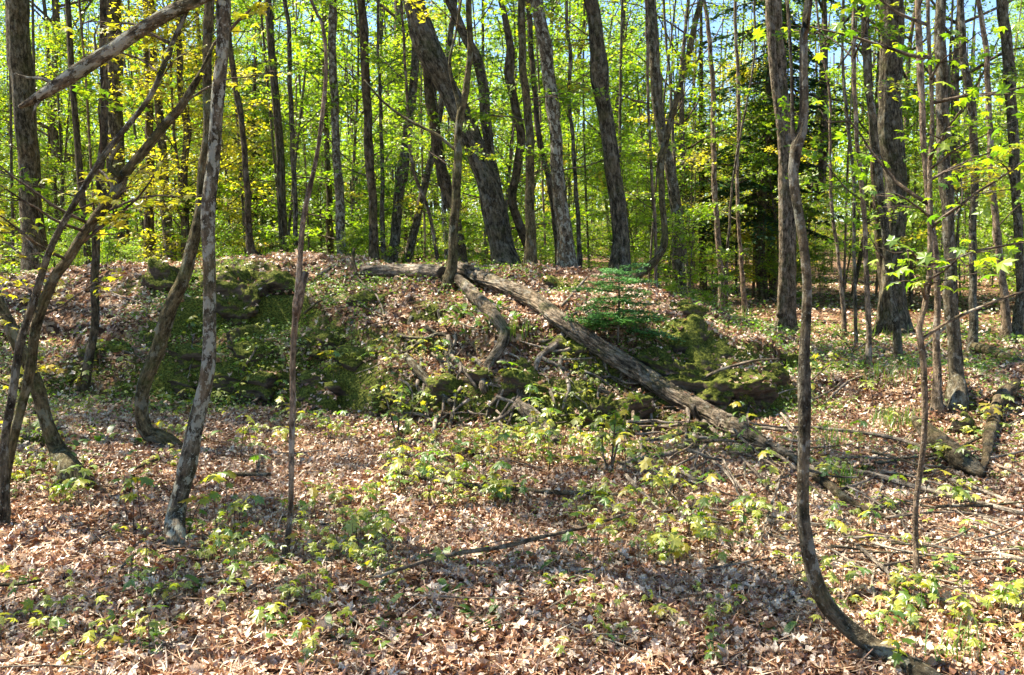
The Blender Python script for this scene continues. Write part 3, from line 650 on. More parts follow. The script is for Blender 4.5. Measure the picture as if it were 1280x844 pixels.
trace_tree('tree', 'thin whitish reddish stem in front of the dark hemlock', 'sapling', [(918, -5, 4), (922, 75, 5), (923, 150, 5), (922, 230, 5), (924, 300, 5), (930, 370, 8)], M_PALE, D=19, crown=CR_POLE, segs=8)
trace_tree('tree', 'hair thin leaning stem crossing the dark hemlock', 'sapling', [(944, 5, 3), (942, 75, 3), (934, 124, 3), (926, 170, 3), (916, 225, 3.5), (910, 300, 4), (908, 360, 5)], M_GREY, D=18, crown=None, rise=2, segs=8)
# --- trees behind the left half of the mound
LB = [
 ('dark upright trunk second from the left edge, partly behind yellow leaves', M_FURROW, 15, [(20, -5, 28), (26, 80, 28), (32, 160, 27), (38, 240, 28), (44, 310, 34)], CR_TALL, 26),
 ('broad dark trunk behind the diagonal broken limb', M_FURROW, 15.5, [(141, -5, 19), (143, 80, 20), (145, 160, 20), (148, 240, 20), (149, 305, 26)], CR_TALL, 22),
 ('narrow dark trunk pressed against the broad one behind the diagonal limb', M_DARK, 16, [(130, -5, 9), (131, 80, 9), (134, 160, 9), (139, 240, 9), (141, 300, 11)], CR_OPEN, 14),
 ('slim dark trunk first to the right of the broad dark trunk', M_DARK, 16.5, [(183, 20, 9), (186, 100, 10), (187, 200, 12), (187, 300, 14)], CR_POLE, 14),
 ('bowed slim trunk leaning left behind the crossing stems', M_GREY, 16, [(190, 30, 9), (196, 110, 11), (202, 178, 12), (206, 240, 13), (212, 298, 16)], CR_POLE, 14),
 ('wavy thin trunk just left of the curved olive sapling', M_DARK, 15, [(222, -5, 8), (225, 60, 8), (227, 122, 9), (233, 160, 9), (230, 220, 10), (233, 295, 12)], CR_POLE, 12),
 ('thin tree with a kicked out root standing on the mossy hump', M_DARK, 12.5, [(284, -5, 7), (287, 47, 7), (292, 82, 8), (302, 160, 8), (308, 230, 9), (311, 285, 10), (316, 315, 13), (330, 330, 18)], CR_POLE, 12),
 ('thin straight dark pole left of the light leaning stem', M_GREY, 14, [(356, -5, 6), (360, 37, 6), (363, 112, 7), (367, 199, 7), (369, 287, 7), (373, 345, 9)], CR_POLE, 10),
 ('dark trunk with pale patches standing in the blue gap', M_MOTTLE, 14, [(416, -5, 11), (417, 100, 11), (419, 170, 11), (421, 215, 12), (425, 245, 12), (428, 315, 15)], CR_OPEN, 16),
 ('slim stem tight behind the pale patched trunk', M_DARK, 17, [(404, -5, 7), (406, 100, 7), (409, 200, 8), (413, 300, 10)], CR_POLE, 10),
 ('dark bumpy trunk right of the pale patched trunk', M_DARK, 12.8, [(450, -5, 11), (454, 40, 11), (458, 100, 12), (461, 180, 12), (464, 240, 12), (467, 300, 13), (469, 332, 17)], CR_OPEN, 18),
 ('wand like dark pole beside the dark bumpy trunk', M_GREY, 14, [(472, -5, 4), (474, 80, 4), (476, 160, 5), (478, 240, 6), (480, 335, 8)], CR_POLE, 8),
 ('brown trunk leaning right behind the old grey log', M_GREY, 14.5, [(521, 50, 11), (515, 110, 12), (508, 180, 13), (500, 240, 14), (494, 290, 14), (488, 335, 17)], CR_OPEN, 16),
 ('second leaning trunk behind the old grey log, slimmer', M_GREY, 15, [(548, 150, 9), (538, 202, 10), (530, 240, 10), (520, 280, 11), (507, 330, 13)], CR_POLE, 12),
 ('crooked pale stick like stem behind the old grey log', M_PALE, 13, [(508, 110, 4), (511, 170, 5), (518, 215, 5), (531, 250, 5), (539, 275, 5), (549, 332, 6)], CR_POLE, 8),
 ('slender double curved stem left of the forked sapling', M_MOTTLE, 13, [(548, 170, 6), (552, 220, 7), (556, 270, 7), (560, 330, 8)], CR_POLE, 8)]
for lab, mat, D, pts, crown, sg in LB:
    trace_tree('tree', lab, 'tree', pts, mat, D=D, crown=crown, segs=sg, fur=.05 if mat is M_FURROW else 0, sprays=1)

# ------------------------------------------------------------------ hemlock behind the clearing
def conifer_spray(seed, L, hang=.5, need=.16, mat=None, dens=26, wid=.5):
    rs = RS(seed); mb = MB(); P = limb_path(rs, (0, 0, 0), (1, 0, .05), L, 6, -hang * .5, .05)
    P2, _ = resample(P, np.ones(len(P)), .05); tube(mb, P, np.linspace(.012 * L, .003, len(P)), 4, step=.2, seed=seed, amp=0)
    C = []; N_ = []
    k = int(dens * L)
    for i in range(k):
        t = rs.uniform(.12, 1); q = P2[int(t * (len(P2) - 1))]
        for sg in (-1, 1):
            l = wid * L * (1.05 - t) * rs.uniform(.5, 1) + .06
            m_ = max(2, int(l / need * 2.2))
            for u in np.linspace(.1, 1, m_):
                C.append(q + np.array([l * u * .55, sg * l * u * .8, -hang * u * l * .5]) + rs.randn(3) * .015)
    leaves(mb, C, need * rs.uniform(.6, 1.2, len(C)), rs, 'rhomb', .25, m=1)
    return mb.mesh('branch', [M_DARK, mat], 'bark')
HS = [conifer_spray(800 + k, 2.4, .7, .13, M_FIR, 9, .42) for k in range(4)]
def conifer(px, wpx, D, label, h, rmax, zlow, nb, ptop, bw):
    base = at(px, 366, D); base[2] = float(H(base[0], base[1]))
    root = empty('hemlock', base, label, 'tree')
    mb = MB(); tube(mb, [base + (0, 0, -.2), base + (-.12, 0, 2.5), base + (ptop, 0, h)], [wpx / 2 * D / F * 1.25, wpx / 2 * D / F, .03], 14, step=.3, seed=px, amp=.05); mb.obj('trunk', M_DARK, root, origin=base)
    rs = RS(px)
    for k in range(nb):
        z = zlow + (h - zlow) * (k / nb) ** 1.1; s = bw * rmax / 2.4 * (1 - .75 * (z - zlow) / (h - zlow)) * rs.uniform(.7, 1.1)
        o = bpy.data.objects.new('branch', HS[rs.randint(4)]); link(o, root)
        o.location = (-.12 + (ptop + .12) * max(0, (z - 2.5) / (h - 2.5)), 0, z); o.scale = (s, s, s); o.rotation_euler = (0, rs.uniform(-.1, .25), k * 2.4 + rs.randn() * .3)
    return root
conifer(955, 12, 22, 'dark green hemlock with shaggy drooping boughs behind the clearing', 13, 2.9, 2.0, 74, .3, 1.0)
conifer(968, 9, 24, 'slimmer dark hemlock stem close behind the double stemmed trunk', 11, 2.4, 2.2, 70, .2, 1.0)
conifer(880, 8, 25, 'hemlock with grey green boughs left of the birch like stem', 9, 2.2, 1.6, 60, -.3, 1.0)
conifer(325, 8, 27, 'small dark hemlock deep in the wood behind the mossy hump', 6.5, 2.0, 2.2, 45, .1, 1.0)

# young fir on the mound
FS = [conifer_spray(850 + k, .5, .25, .030, M_FIRY, 46, .45) for k in range(3)]
p = hit(772, 432); p[2] = float(H(p[0], p[1])) + .06
fir = empty('young_fir', p, 'feathery blue green young fir on the right slope of the mound', 'young fir')
mb = MB(); tube(mb, [p + (0, 0, -.05), p + (.01, 0, .35), p + (0, 0, .72)], [.012, .009, .003], 8, step=.1, seed=3, amp=.05); mb.obj('stem', M_TWIG, fir, origin=p)
rr = RS(8)
for k in range(30):
    z = .10 + .60 * k / 30; s = (1.3 - z) * rr.uniform(.7, 1.1)
    o = bpy.data.objects.new('branch', FS[k % 3]); link(o, fir); o.location = (0, 0, z); o.scale = (s, s, s); o.rotation_euler = (0, rr.uniform(-.2, .05), k * 2.4)

# ------------------------------------------------------------------ logs, roots and sticks
LIFT = .05
def ground_path(pts, k=.5, D=None, lin=False):
    """pixel polyline laid on the ground; pulled towards the eye until it lies on the soil"""
    out = []; Rr = []
    hs = [hit(px, py)[1] for px, py, *_ in pts]
    if D is not None:
        d0, d1 = D; n = len(pts)
        xs = np.cumsum([0] + [math.hypot(pts[i + 1][0] - pts[i][0], pts[i + 1][1] - pts[i][1]) for i in range(n - 1)]); xs = xs / xs[-1]
        hs = [1 / ((1 - t) / d0 + t / d1) for t in xs]
    for (px, py, w), Y in zip([q[:3] for q in pts], hs):
        r = w / 2 * Y / F
        for _ in range(200):
            P = at(px, py, Y)
            if P[2] >= float(H(P[0], P[1])) + k * r + LIFT: break
            Y -= .02
        out.append(P); Rr.append(w / 2 * Y / F)
    return np.array(out), np.array(Rr)
def stick(name, label, pts, mat, cat='branch', segs=8, step=.06, amp=.1, fur=0, D=None, k=.6, group=None, wig=.0, sub=()):
    global _seed; _seed += 1
    P, R = ground_path(pts, k, D)
    o0 = P[len(P) // 2].copy()
    if sub:
        root = empty(name, o0, label, cat, group); mb = MB(); tube(mb, P, R, segs, step=step, seed=_seed, amp=amp, fur=fur, wig=wig)
        mb.obj('shaft', mat, root, origin=o0)
        rs = RS(31); ii = rs.randint(4, len(P) - 1, 120); tt = rs.rand(120)[:, None]; jj = np.minimum(ii + 1, len(P) - 1); C = P[ii] * (1 - tt) + P[jj] * tt; rr_ = R[ii]
        off = rs.uniform(-.95, .95, 120); C = C + np.stack([0 * off, -off * rr_ * .95, rr_ * np.sqrt(1 - off ** 2) + .006], -1)
        kp = (off < -.3) | (rs.rand(120) < .35); leaves(lit, C[kp], .04, rs, 'star', .35, m=0, lc=rs.rand(int(kp.sum())), curl=rs.uniform(-1, 1, int(kp.sum())))
        for (nm, sp) in sub:
            Ps, Rs_ = ground_path(sp, .3, None if D is None else (hit(*sp[0][:2])[1],) * 2) if False else (None, None)
            Y = min(P[:, 1][np.argmin(np.abs(P[:, 0] - at(sp[0][0], sp[0][1], P[:, 1].mean())[0]))], 99)
            Ps = []; Rr = []
            for (px, py, w) in sp:
                Q = at(px, py, Y)
                for _ in range(200):
                    if Q[2] >= float(H(Q[0], Q[1])) + .01: break
                    Y -= .02; Q = at(px, py, Y)
                Ps.append(Q); Rr.append(w / 2 * Y / F)
            mb = MB(); tube(mb, Ps, Rr, 7, step=.05, seed=_seed + 9, amp=.1); mb.obj(nm, mat, root, origin=o0)
        return root
    mb = MB(); tube(mb, P, R, segs, step=step, seed=_seed, amp=amp, fur=fur, wig=wig)
    o = mb.obj(name, mat, origin=o0); tagp(o, label, cat, group); return o

stick('fallen_log', 'big furrowed fallen log slanting down the mound from the crest to the right', [(563, 331, 11), (578, 337, 16), (618, 354, 18), (665, 374, 20), (700, 400, 20), (743, 430, 21), (785, 457, 22), (835, 489, 24), (890, 520, 25), (925, 537, 22), (955, 552, 15), (990, 572, 11), (1025, 595, 8), (1050, 614, 5)],
      M_LOG, 'log', 60, .03, .09, .10, D=(10.6, 6.5), k=.8,
      sub=[('branch_stub', [(775, 455, 10), (787, 464, 9), (790, 478, 7)]), ('branch', [(846, 478, 5), (860, 480, 5), (871, 478, 5), (885, 470, 5), (899, 463, 4.5), (925, 455, 4), (949, 450, 3), (975, 449, 2)]),
           ('branch', [(866, 505, 7), (871, 522, 8), (885, 535, 6), (900, 545, 5), (920, 565, 5), (949, 596, 4)]), ('branch', [(780, 460, 6), (772, 485, 5), (767, 512, 4)])])
stick('fallen_log', 'old split grey log lying level along the crest of the mound', [(450, 339, 9), (458, 339, 13), (480, 339, 15), (510, 338, 16), (535, 339, 17), (553, 342, 18)], M_DEAD, 'log', 30, .03, .16, .08, D=(10.6, 10.7), k=.5)
stick('exposed_root', 'thick furrowed root running down from under the fallen log', [(570, 346, 12), (582, 358, 15), (594, 370, 16), (608, 384, 16), (620, 397, 15), (630, 412, 13), (629, 428, 13), (616, 448, 12), (607, 462, 10), (603, 480, 10), (606, 492, 6)], M_LOG, 'root', 20, .03, .14, .08)
stick('exposed_root', 'brown smooth broken limb below the dark root hollow', [(508, 446, 10), (518, 458, 11), (529, 470, 11), (540, 482, 10), (552, 494, 9), (567, 506, 7)], M_GREY, 'branch', 14)
stick('exposed_root', 'crooked pale root hanging from the dark hollow', [(560, 420, 6), (563, 432, 6), (564, 444, 7), (572, 455, 6), (582, 464, 6), (590, 476, 5), (596, 486, 4)], M_DEAD, 'root', 10)
stick('exposed_root', 'short curved bare root lowest on the mound front', [(653, 489, 6), (650, 499, 7), (642, 509, 7), (634, 518, 6), (622, 524, 5), (612, 528, 3)], M_DEAD, 'root', 10)
stick('exposed_root', 'knobbly grey root leaving the underside of the big log', [(704, 417, 7), (698, 428, 8), (686, 437, 8), (674, 447, 8), (670, 458, 7), (668, 470, 5)], M_DEAD, 'root', 10)
stick('exposed_root', 'wavy thin root dangling over the mossy rock under the log', [(701, 446, 5), (699, 458, 5), (702, 467, 5), (710, 478, 5), (711, 490, 5), (706, 500, 4), (703, 512, 3)], M_STICK, 'root', 8)
stick('root_plate', 'frayed pale slab of rotten wood at the foot of the mound', [(646, 502, 12), (658, 512, 17), (672, 525, 19), (686, 540, 16), (694, 552, 8)], M_DEAD, 'rotten wood', 24, .03, .25, .14)
stick('exposed_root', 'hair thin root dropping straight beside the rotten slab', [(669, 472, 2), (664, 488, 2), (660, 504, 2), (660, 530, 1.6)], M_STICK, 'root', 5)
stick('exposed_root', 'arched dark root over the hollow', [(512, 438, 3), (524, 428, 4), (540, 420, 4), (552, 417, 4), (560, 422, 3)], M_GREY, 'root', 7)
stick('exposed_root', 'forked root left of the furrowed root', [(546, 444, 3), (552, 452, 3), (560, 452, 3), (568, 460, 2)], M_STICK, 'root', 6)
stick('exposed_root', 'slender slanting root right of the furrowed root', [(640, 466, 3), (632, 482, 3), (624, 498, 3), (620, 510, 2)], M_STICK, 'root', 6)
stick('dead_branch', 'thick bare branch bending down from the log foot', [(878, 524, 7), (872, 540, 8), (856, 557, 8), (840, 566, 8), (820, 570, 7), (798, 574, 6), (776, 580, 5)], M_STICK, 'branch', 10)
stick('dead_branch', 'bare branch lying below the log through its tangle', [(796, 531, 4), (812, 534, 5), (835, 533, 6), (852, 530, 5), (871, 527, 5)], M_STICK, 'branch', 8)
stick('dead_branch', 'pale branch running down right from the log tangle', [(873, 520, 5), (892, 538, 5), (913, 556, 5), (930, 575, 4), (949, 596, 4), (962, 615, 3)], M_DEAD, 'branch', 8)
stick('dead_branch', 'upright thin red twig in front of the log tangle', [(863, 482, 2), (865, 500, 2.5), (862, 516, 3), (852, 536, 3), (842, 560, 3)], M_PALE, 'branch', 6, k=3)
stick('dead_branch', 'slender twig crossing right toward the hooked sapling', [(878, 517, 4), (902, 526, 4), (927, 533, 4), (960, 536, 4), (990, 538, 4), (1009, 535, 3)], M_DEAD, 'branch', 7, k=1.5)
stick('dead_branch', 'long low branch at the foot of the rock left of the tangle', [(736, 549, 4), (750, 547, 5), (771, 542, 5), (790, 545, 4)], M_GREY, 'branch', 7)
stick('dead_branch', 'forked dry twig below the log tangle', [(842, 606, 2.5), (860, 590, 3), (885, 576, 3), (898, 570, 2)], M_STICK, 'branch', 6)
stick('dead_branch', 'dry pole sloping below the log foot among green seedlings', [(876, 566, 4), (896, 580, 4), (912, 594, 4), (926, 608, 4), (936, 622, 3)], M_STICK, 'branch', 7)
stick('dead_branch', 'curved reddish wand leaning beside the hooked sapling', [(992, 545, 3), (984, 575, 3), (971, 611, 3.5), (958, 650, 3.5), (950, 676, 3), (940, 696, 3)], M_PALE, 'branch', 6, k=3)
stick('dead_branch', 'pale stake leaning against the mossy crest above the log', [(734, 346, 3), (722, 360, 4), (708, 376, 4), (702, 383, 4)], M_DEAD, 'branch', 6)
stick('long_stick', 'long pale stick lying right across the clearing from the hooked sapling', [(905, 534, 3), (960, 535, 4), (1009, 534, 4), (1060, 539, 5), (1098, 544, 5), (1130, 551, 5), (1151, 558, 5), (1182, 564, 5), (1205, 567, 4), (1228, 575, 4), (1255, 585, 3), (1277, 593, 3)], M_DEAD, 'branch', 9, k=1.2)
stick('long_stick', 'straight fallen pole sloping to the right edge below the long pale stick', [(1015, 581, 7), (1060, 588, 7), (1105, 597, 8), (1160, 613, 7), (1222, 628, 6), (1283, 643, 6)], M_STICK, 'fallen pole', 12, k=.8)
stick('fallen_log', 'dark rotting pole lying below the straight fallen pole', [(1012, 592, 8), (1035, 606, 12), (1055, 622, 11), (1085, 638, 7), (1112, 648, 5)], M_DARK, 'log', 14)
stick('fallen_branch', 'pair of sticks near the right edge, the upper one', [(1190, 600, 4), (1208, 606, 5), (1240, 618, 5), (1278, 634, 5)], M_STICK, 'branch', 8)
stick('fallen_branch', 'short pale split stick right of the hooked sapling', [(1070, 681, 5), (1084, 692, 6), (1104, 710, 5), (1112, 718, 3)], M_DEAD, 'branch', 8)
stick('fallen_branch', 'thin twig passing behind the foot of the reddish sapling', [(1148, 688, 3), (1176, 678, 3.5), (1200, 668, 3), (1222, 655, 2)], M_STICK, 'branch', 6)
stick('fallen_branch', 'fine dark twig lying flat right of the reddish sapling', [(1158, 692, 3), (1190, 697, 3), (1223, 704, 2.5)], M_STICK, 'branch', 6)
stick('fallen_branch', 'stout brown stick cut by the right edge', [(1249, 693, 6), (1265, 697, 7), (1284, 702, 7)], M_STICK, 'branch', 8)
stick('fallen_branch', 'straight thin stick slanting in front of the stout brown one', [(1214, 658, 2.5), (1240, 670, 3), (1284, 688, 3)], M_DEAD, 'branch', 6)
stick('fallen_branch', 'small stick just below the foot of the reddish sapling', [(1168, 745, 4), (1180, 750, 5), (1193, 757, 4)], M_STICK, 'branch', 6)
stick('fallen_branch', 'bent twig standing between the two fallen poles', [(1098, 585, 2), (1103, 600, 3), (1099, 616, 3), (1086, 638, 2.5)], M_STICK, 'branch', 6, k=2)
stick('fallen_branch', 'long thin branch rising along the slope behind the reddish sapling', [(1150, 440, 3), (1175, 415, 4), (1200, 396, 3.5), (1230, 382, 3), (1270, 372, 2)], M_STICK, 'branch', 6, k=2)
stick('rotten_log', 'wide rotten log wedged under the hummock on the right', [(1143, 524, 10), (1158, 538, 20), (1176, 555, 26), (1200, 574, 27), (1218, 586, 20), (1230, 594, 8)], M_DARK, 'log', 30, .03, .15, .10)
stick('exposed_root', 'fat curving root beside the rotten log on the right', [(1272, 480, 14), (1254, 492, 15), (1244, 512, 15), (1240, 532, 15), (1236, 552, 14), (1232, 574, 10), (1226, 588, 6)], M_DARK, 'root', 18, .04, .12, .06)
stick('fallen_log', 'mossy log half sunk behind the fat curving root', [(1215, 432, 10), (1240, 440, 14), (1262, 450, 15), (1290, 462, 14)], M_OLIVE, 'log', 16)
stick('long_stick', 'long thin branch lying diagonally across the leaves in the middle foreground', [(462, 722, 3), (475, 720, 5), (510, 708, 5), (551, 696, 6), (590, 689, 6), (626, 684, 6), (655, 677, 6), (686, 669, 5), (715, 663, 5), (742, 656, 4), (775, 645, 3.5), (802, 636, 3)], M_PALE, 'branch', 9, k=4)
stick('fallen_pole', 'dark half buried pole lying level across the clearing', [(478, 585, 6), (510, 592, 7), (541, 599, 7), (575, 605, 7), (601, 608, 7), (650, 612, 6), (701, 616, 6), (745, 617, 5), (782, 618, 4)], M_GREY, 'fallen pole', 10)
stick('fallen_branch', 'fine twig lying just below the long diagonal branch', [(515, 744, 2), (560, 746, 2.5), (610, 748, 2), (661, 746, 2)], M_STICK, 'branch', 5)
stick('fallen_branch', 'short pale straight stick left of the long diagonal branch', [(468, 656, 2.5), (484, 675, 3), (500, 695, 2.5)], M_DEAD, 'branch', 5)
stick('fallen_branch', 'squared brown stick right of the lichen mottled sapling', [(271, 593, 6), (300, 593, 6), (338, 593, 5)], M_GREY, 'branch', 8)
stick('fallen_branch', 'little stake standing behind the squared brown stick', [(327, 567, 4), (324, 578, 4), (321, 590, 4)], M_DEAD, 'branch', 6, k=2)
stick('fallen_branch', 'dark stick behind the lichen mottled sapling', [(165, 587, 3), (182, 580, 5), (200, 573, 4)], M_DARK, 'branch', 6)
stick('fallen_branch', 'dark stick poking in at the left edge', [(-5, 731, 5), (25, 730, 5), (52, 725, 4)], M_DARK, 'branch', 6)
stick('fallen_branch', 'thin wand near the bottom left corner', [(-5, 834, 2.5), (50, 832, 3), (100, 834, 2.5), (125, 842, 2)], M_STICK, 'branch', 5)
stick('arched_twig', 'pale twig arching up before the mossy rocks', [(296, 489, 2), (298, 475, 2), (305, 460, 2.5), (314, 446, 2.5), (322, 432, 2), (329, 414, 1.6)], M_DEAD, 'branch', 5, k=4)
stick('arched_twig', 'pale twig leaning right before the mossy rocks', [(308, 508, 3), (328, 494, 3), (336, 484, 3), (341, 474, 2)], M_DEAD, 'branch', 5, k=3)
stick('arched_branch', 'long dark branch arching over the left mossy hump', [(122, 330, 3), (138, 325, 3.5), (154, 322, 3.5), (182, 320, 3.5), (209, 321, 3), (235, 324, 2)], M_DARK, 'branch', 6, k=2)
stick('fallen_branch', 'thin pale crooked twig on the leafy face of the left hump', [(140, 366, 2), (155, 372, 2.5), (172, 377, 2), (182, 384, 2.5), (184, 396, 2)], M_DEAD, 'branch', 5)
stick('fallen_branch', 'white crooked stick below the old grey log', [(446, 345, 2), (455, 355, 2), (468, 366, 2.5), (474, 376, 2.5), (479, 390, 2.5), (480, 405, 2)], M_DEAD, 'branch', 5, k=2)
stick('fallen_branch', 'thin grey branch sprawling left of the white crooked stick', [(440, 372, 2.5), (452, 380, 3), (466, 390, 2.5), (482, 398, 2)], M_GREY, 'branch', 5)
stick('fallen_branch', 'dark arching stick on the slope left of the crooked white one', [(380, 392, 3), (392, 382, 3), (408, 372, 3), (425, 367, 2.5)], M_DARK, 'branch', 5)
stick('fallen_branch', 'small pale branch lying where the mossy hump ends', [(398, 345, 5), (408, 338, 5), (418, 332, 3)], M_DEAD, 'branch', 7)
stick('upright_stub', 'small dark broken stub standing by the left end of the old grey log', [(443, 310, 3), (441, 325, 5), (446, 345, 6)], M_DARK, 'stump', 8, D=(10.6, 10.6), k=0)
stick('fallen_branch', 'straight branch level on the rocks under the big log', [(685, 449, 2.5), (715, 449, 3), (745, 447, 2.5)], M_STICK, 'branch', 5)
stick('fallen_branch', 'dark twig lying on the grass right of the mound', [(1030, 505, 2), (1045, 490, 3), (1062, 476, 3), (1078, 470, 2)], M_STICK, 'branch', 5)
stick('fallen_branch', 'slanting thin pale branch behind the hooked sapling', [(1010, 502, 3), (1028, 494, 3), (1045, 484, 2.5), (1054, 474, 2)], M_DEAD, 'branch', 5)

rq = random.Random(5)
for k in range(80):
    x0, y0 = rq.uniform(490, 760), rq.uniform(385, 530); a = rq.uniform(.3, 2.7); L = rq.uniform(25, 75); w0 = rq.uniform(2, 6.5)
    pts = [(x0, y0, w0)]
    for j in range(4): a += rq.uniform(-.6, .6); pts.append((pts[-1][0] + math.cos(a) * L / 4, pts[-1][1] + math.sin(a) * L / 4 * .8, w0 * (1 - .18 * (j + 1))))
    stick('exposed_root', 'thin bare root or twig straggling over the rooty front of the mound', pts, [M_DEAD, M_STICK, M_GREY][k % 3], 'root', 6, group='thin roots on the front of the mound')
for k in range(48):
    x0, y0 = rq.uniform(770, 1000), rq.uniform(500, 600); a = rq.uniform(-.3, 2.4); L = rq.uniform(45, 120); w0 = rq.uniform(2.6, 6); pts = [(x0, y0, w0)]
    for j in range(5): a += rq.uniform(-.4, .4); pts.append((pts[-1][0] + math.cos(a) * L / 5, pts[-1][1] + math.sin(a) * L / 5 * .7, w0 * (1 - .15 * (j + 1))))
    stick('dead_branch', 'thin bare branch in the tangle at the lower end of the big log', pts, [M_DEAD, M_STICK, M_PALE][k % 3], 'branch', 6, k=rq.uniform(1.5, 9), group='bare branches tangled at the foot of the big log')
for k in range(34):
    x0, y0 = rq.uniform(985, 1240), rq.uniform(560, 740); a = rq.uniform(-.3, .7); L = rq.uniform(60, 170); w0 = rq.uniform(2.4, 5); pts = [(x0, y0, w0)]
    for j in range(5): a += rq.uniform(-.2, .2); pts.append((pts[-1][0] + math.cos(a) * L / 5, pts[-1][1] + math.sin(a) * L / 5 * .8, w0 * (1 - .15 * (j + 1))))
    stick('fallen_branch', 'dry stick lying among others in the right hand clearing', pts, [M_STICK, M_DEAD, M_GREY][k % 3], 'branch', 6, k=rq.uniform(1, 4), group='dry sticks strewn over the right hand clearing')
# small fallen twigs of no particular shape
tw = []
for k in range(8):
    r2 = RS(900 + k); L = r2.uniform(.25, .7); mb = MB(); P = limb_path(r2, (-L / 2, 0, 0), (1, 0, 0), L, 5, 0, .16); P[:, 2] *= .25
    tube(mb, P, np.linspace(.006, .002, len(P)), 5, step=.07, seed=k, amp=.1)
    q = P[3]; tube(mb, [q, q + np.array([L * .18, L * .12 * r2.choice([-1, 1]), .01])], [.0035, .0015], 4, step=.1, seed=k, amp=0)
    tw.append(mb.mesh('fallen_twig', [M_STICK, M_DEAD, M_TWIG][k % 3]))
rr = RS(44)
for k in range(200):
    right = rr.rand() < .55
    px, py = (rr.uniform(950, 1280), rr.uniform(560, 760)) if right else (rr.uniform(0, 1280), rr.uniform(430, 840))
    p = hit(px, py); o = bpy.data.objects.new('fallen_twig', tw[rr.randint(8)]); link(o)
    n_ = normals_at(np.array([p[0]]), np.array([p[1]]), .15)[0]
    o.rotation_euler = (Vector(n_).to_track_quat('Z', 'Y') @ Euler((0, 0, rr.rand() * 6.28)).to_quaternion()).to_euler(); o.location = (p[0], p[1], p[2] + .045); s = rr.uniform(.6, 1.4); o.scale = (s, s, s)
    tagp(o, 'thin dry twig lying loose on the leaf litter', 'twig', 'small twigs scattered over the leaf litter')

# ------------------------------------------------------------------ rocks
def rock(label, px, py, w, h, seed, sink=.35, dy=.6, cat='rock', name='mossy_rock', mat=None, sub=5, rz=None):
    p = hit(px, py + h * .5); D = p[1]; rx = w / 2 * D / F; rz_ = h / 2 * D / F * 1.25; ry = rx * dy
    import bmesh
    bm = bmesh.new(); bmesh.ops.create_icosphere(bm, subdivisions=sub, radius=1)
    rs = RS(seed); pl = [(Vector(rs.randn(3) * np.array([1, 1, .9])).normalized(), rs.uniform(.45, .78)) for _ in range(13)]
    from mathutils import noise as mn
    for v in bm.verts:
        c = v.co.copy()
        for nrm, d in pl:
            e = c.dot(nrm) - d
            if e > 0: c -= nrm * e * .96
        q = Vector((c.x * rx, c.y * ry, c.z * rz_))
        f = mn.fractal(q * 3.1 + Vector((seed * 3.7, 0, 0)), .9, 2.1, 5) * .17 + mn.fractal(Vector((q.x * 3, q.y * 3, q.z * 14)) + Vector((seed, 0, 0)), 1, 2, 3) * .07 + mn.fractal(q * 11, .8, 2, 4) * .035
        st = math.sin(q.z * 34 + mn.noise(q * 2) * 3); f += (.05 if st > .2 else 0) * (1 if abs(c.z) < .9 else 0)
        v.co = q + c.normalized() * f * min(1, rx * 1.6)
    me = bpy.data.meshes.new(name); bm.to_mesh(me); bm.free()
    for f_ in me.polygons: f_.use_smooth = True
    me.materials.append(mat or M_ROCK); o = bpy.data.objects.new(name, me); link(o)
    o.location = (p[0], p[1] + ry * .55, p[2] + rz_ * (1 - 2 * sink) * .55); o.rotation_euler = (0, 0, rs.uniform(-.3, .3) if rz is None else rz)
    from mathutils import Matrix as _M
    mw = _M.Translation(o.location) @ o.rotation_euler.to_matrix().to_4x4(); r3 = o.rotation_euler.to_matrix()
    pts = [(mw @ v.co, r3 @ v.normal) for v in me.vertices]
    pts = [(a, b) for a, b in pts if b.z > .55 and a.z > float(H(a.x, a.y)) + .01]
    if pts: rock_pts.append((np.array([tuple(a) for a, b in pts]), np.array([tuple(b) for a, b in pts])))
    return tagp(o, label, cat)
rock_pts = []
rock('broad dark moss covered rock at the right foot of the mound', 900, 462, 200, 104, 1, .2, .7, sub=6)
rock('mossy cracked ledge under the big fallen log', 745, 505, 150, 70, 2, .3, .6, sub=6)
rock('low mossy ledge block left of the rotten slab', 625, 500, 70, 40, 3)
rock('rounded brown green boulder at the left foot of the ledge', 404, 503, 56, 30, 4, .15)
rock('dark mossy ledge behind the rounded boulder', 420, 470, 110, 40, 5, .3)
rock('flat moss cushioned rock right of the lichen mottled sapling', 318, 466, 130, 46, 6, .3, sub=6)
rock('mossy rock behind the curved olive sapling', 225, 470, 70, 30, 7)
rock('shaggy moss hump on the left of the mound crest', 285, 368, 160, 80, 8, .30, .7, sub=6)
rock('small round moss cushion on the middle slope', 541, 385, 28, 18, 9, .25)
rock('mossy shelf beneath the young fir', 850, 418, 160, 60, 10, .34)
rock('mossy hump at the left end of the crest behind the curved olive sapling', 200, 346, 110, 48, 31, .28, .8)
rock('low mossy hump on the crest under the tree with the kicked out root', 345, 350, 100, 36, 32, .3, .8)
rock('flat mossed stone on the slope below the old grey log', 455, 372, 74, 26, 33, .3)
rock('mossy stone on the crest right of the young fir', 850, 380, 80, 28, 34, .4)
rock('green cushioned stone on the slope between the old grey log and the flat mossy rock', 420, 420, 96, 40, 35, .3)
rock('low yellow mossed rock by the thin dark stem', 75, 474, 70, 24, 11, .35)
rock('dark mossy stone at the foot of the pole in the foreground left', 128, 745, 34, 24, 12, .25)
rock('small mossy knob beside the thin light stem', 425, 700, 22, 16, 13, .2)
rock('mossy stone under the long low branch', 800, 560, 90, 30, 14, .35)
rock('dark hummock of moss and soil beside the rotten log', 1215, 525, 70, 50, 15, .35)
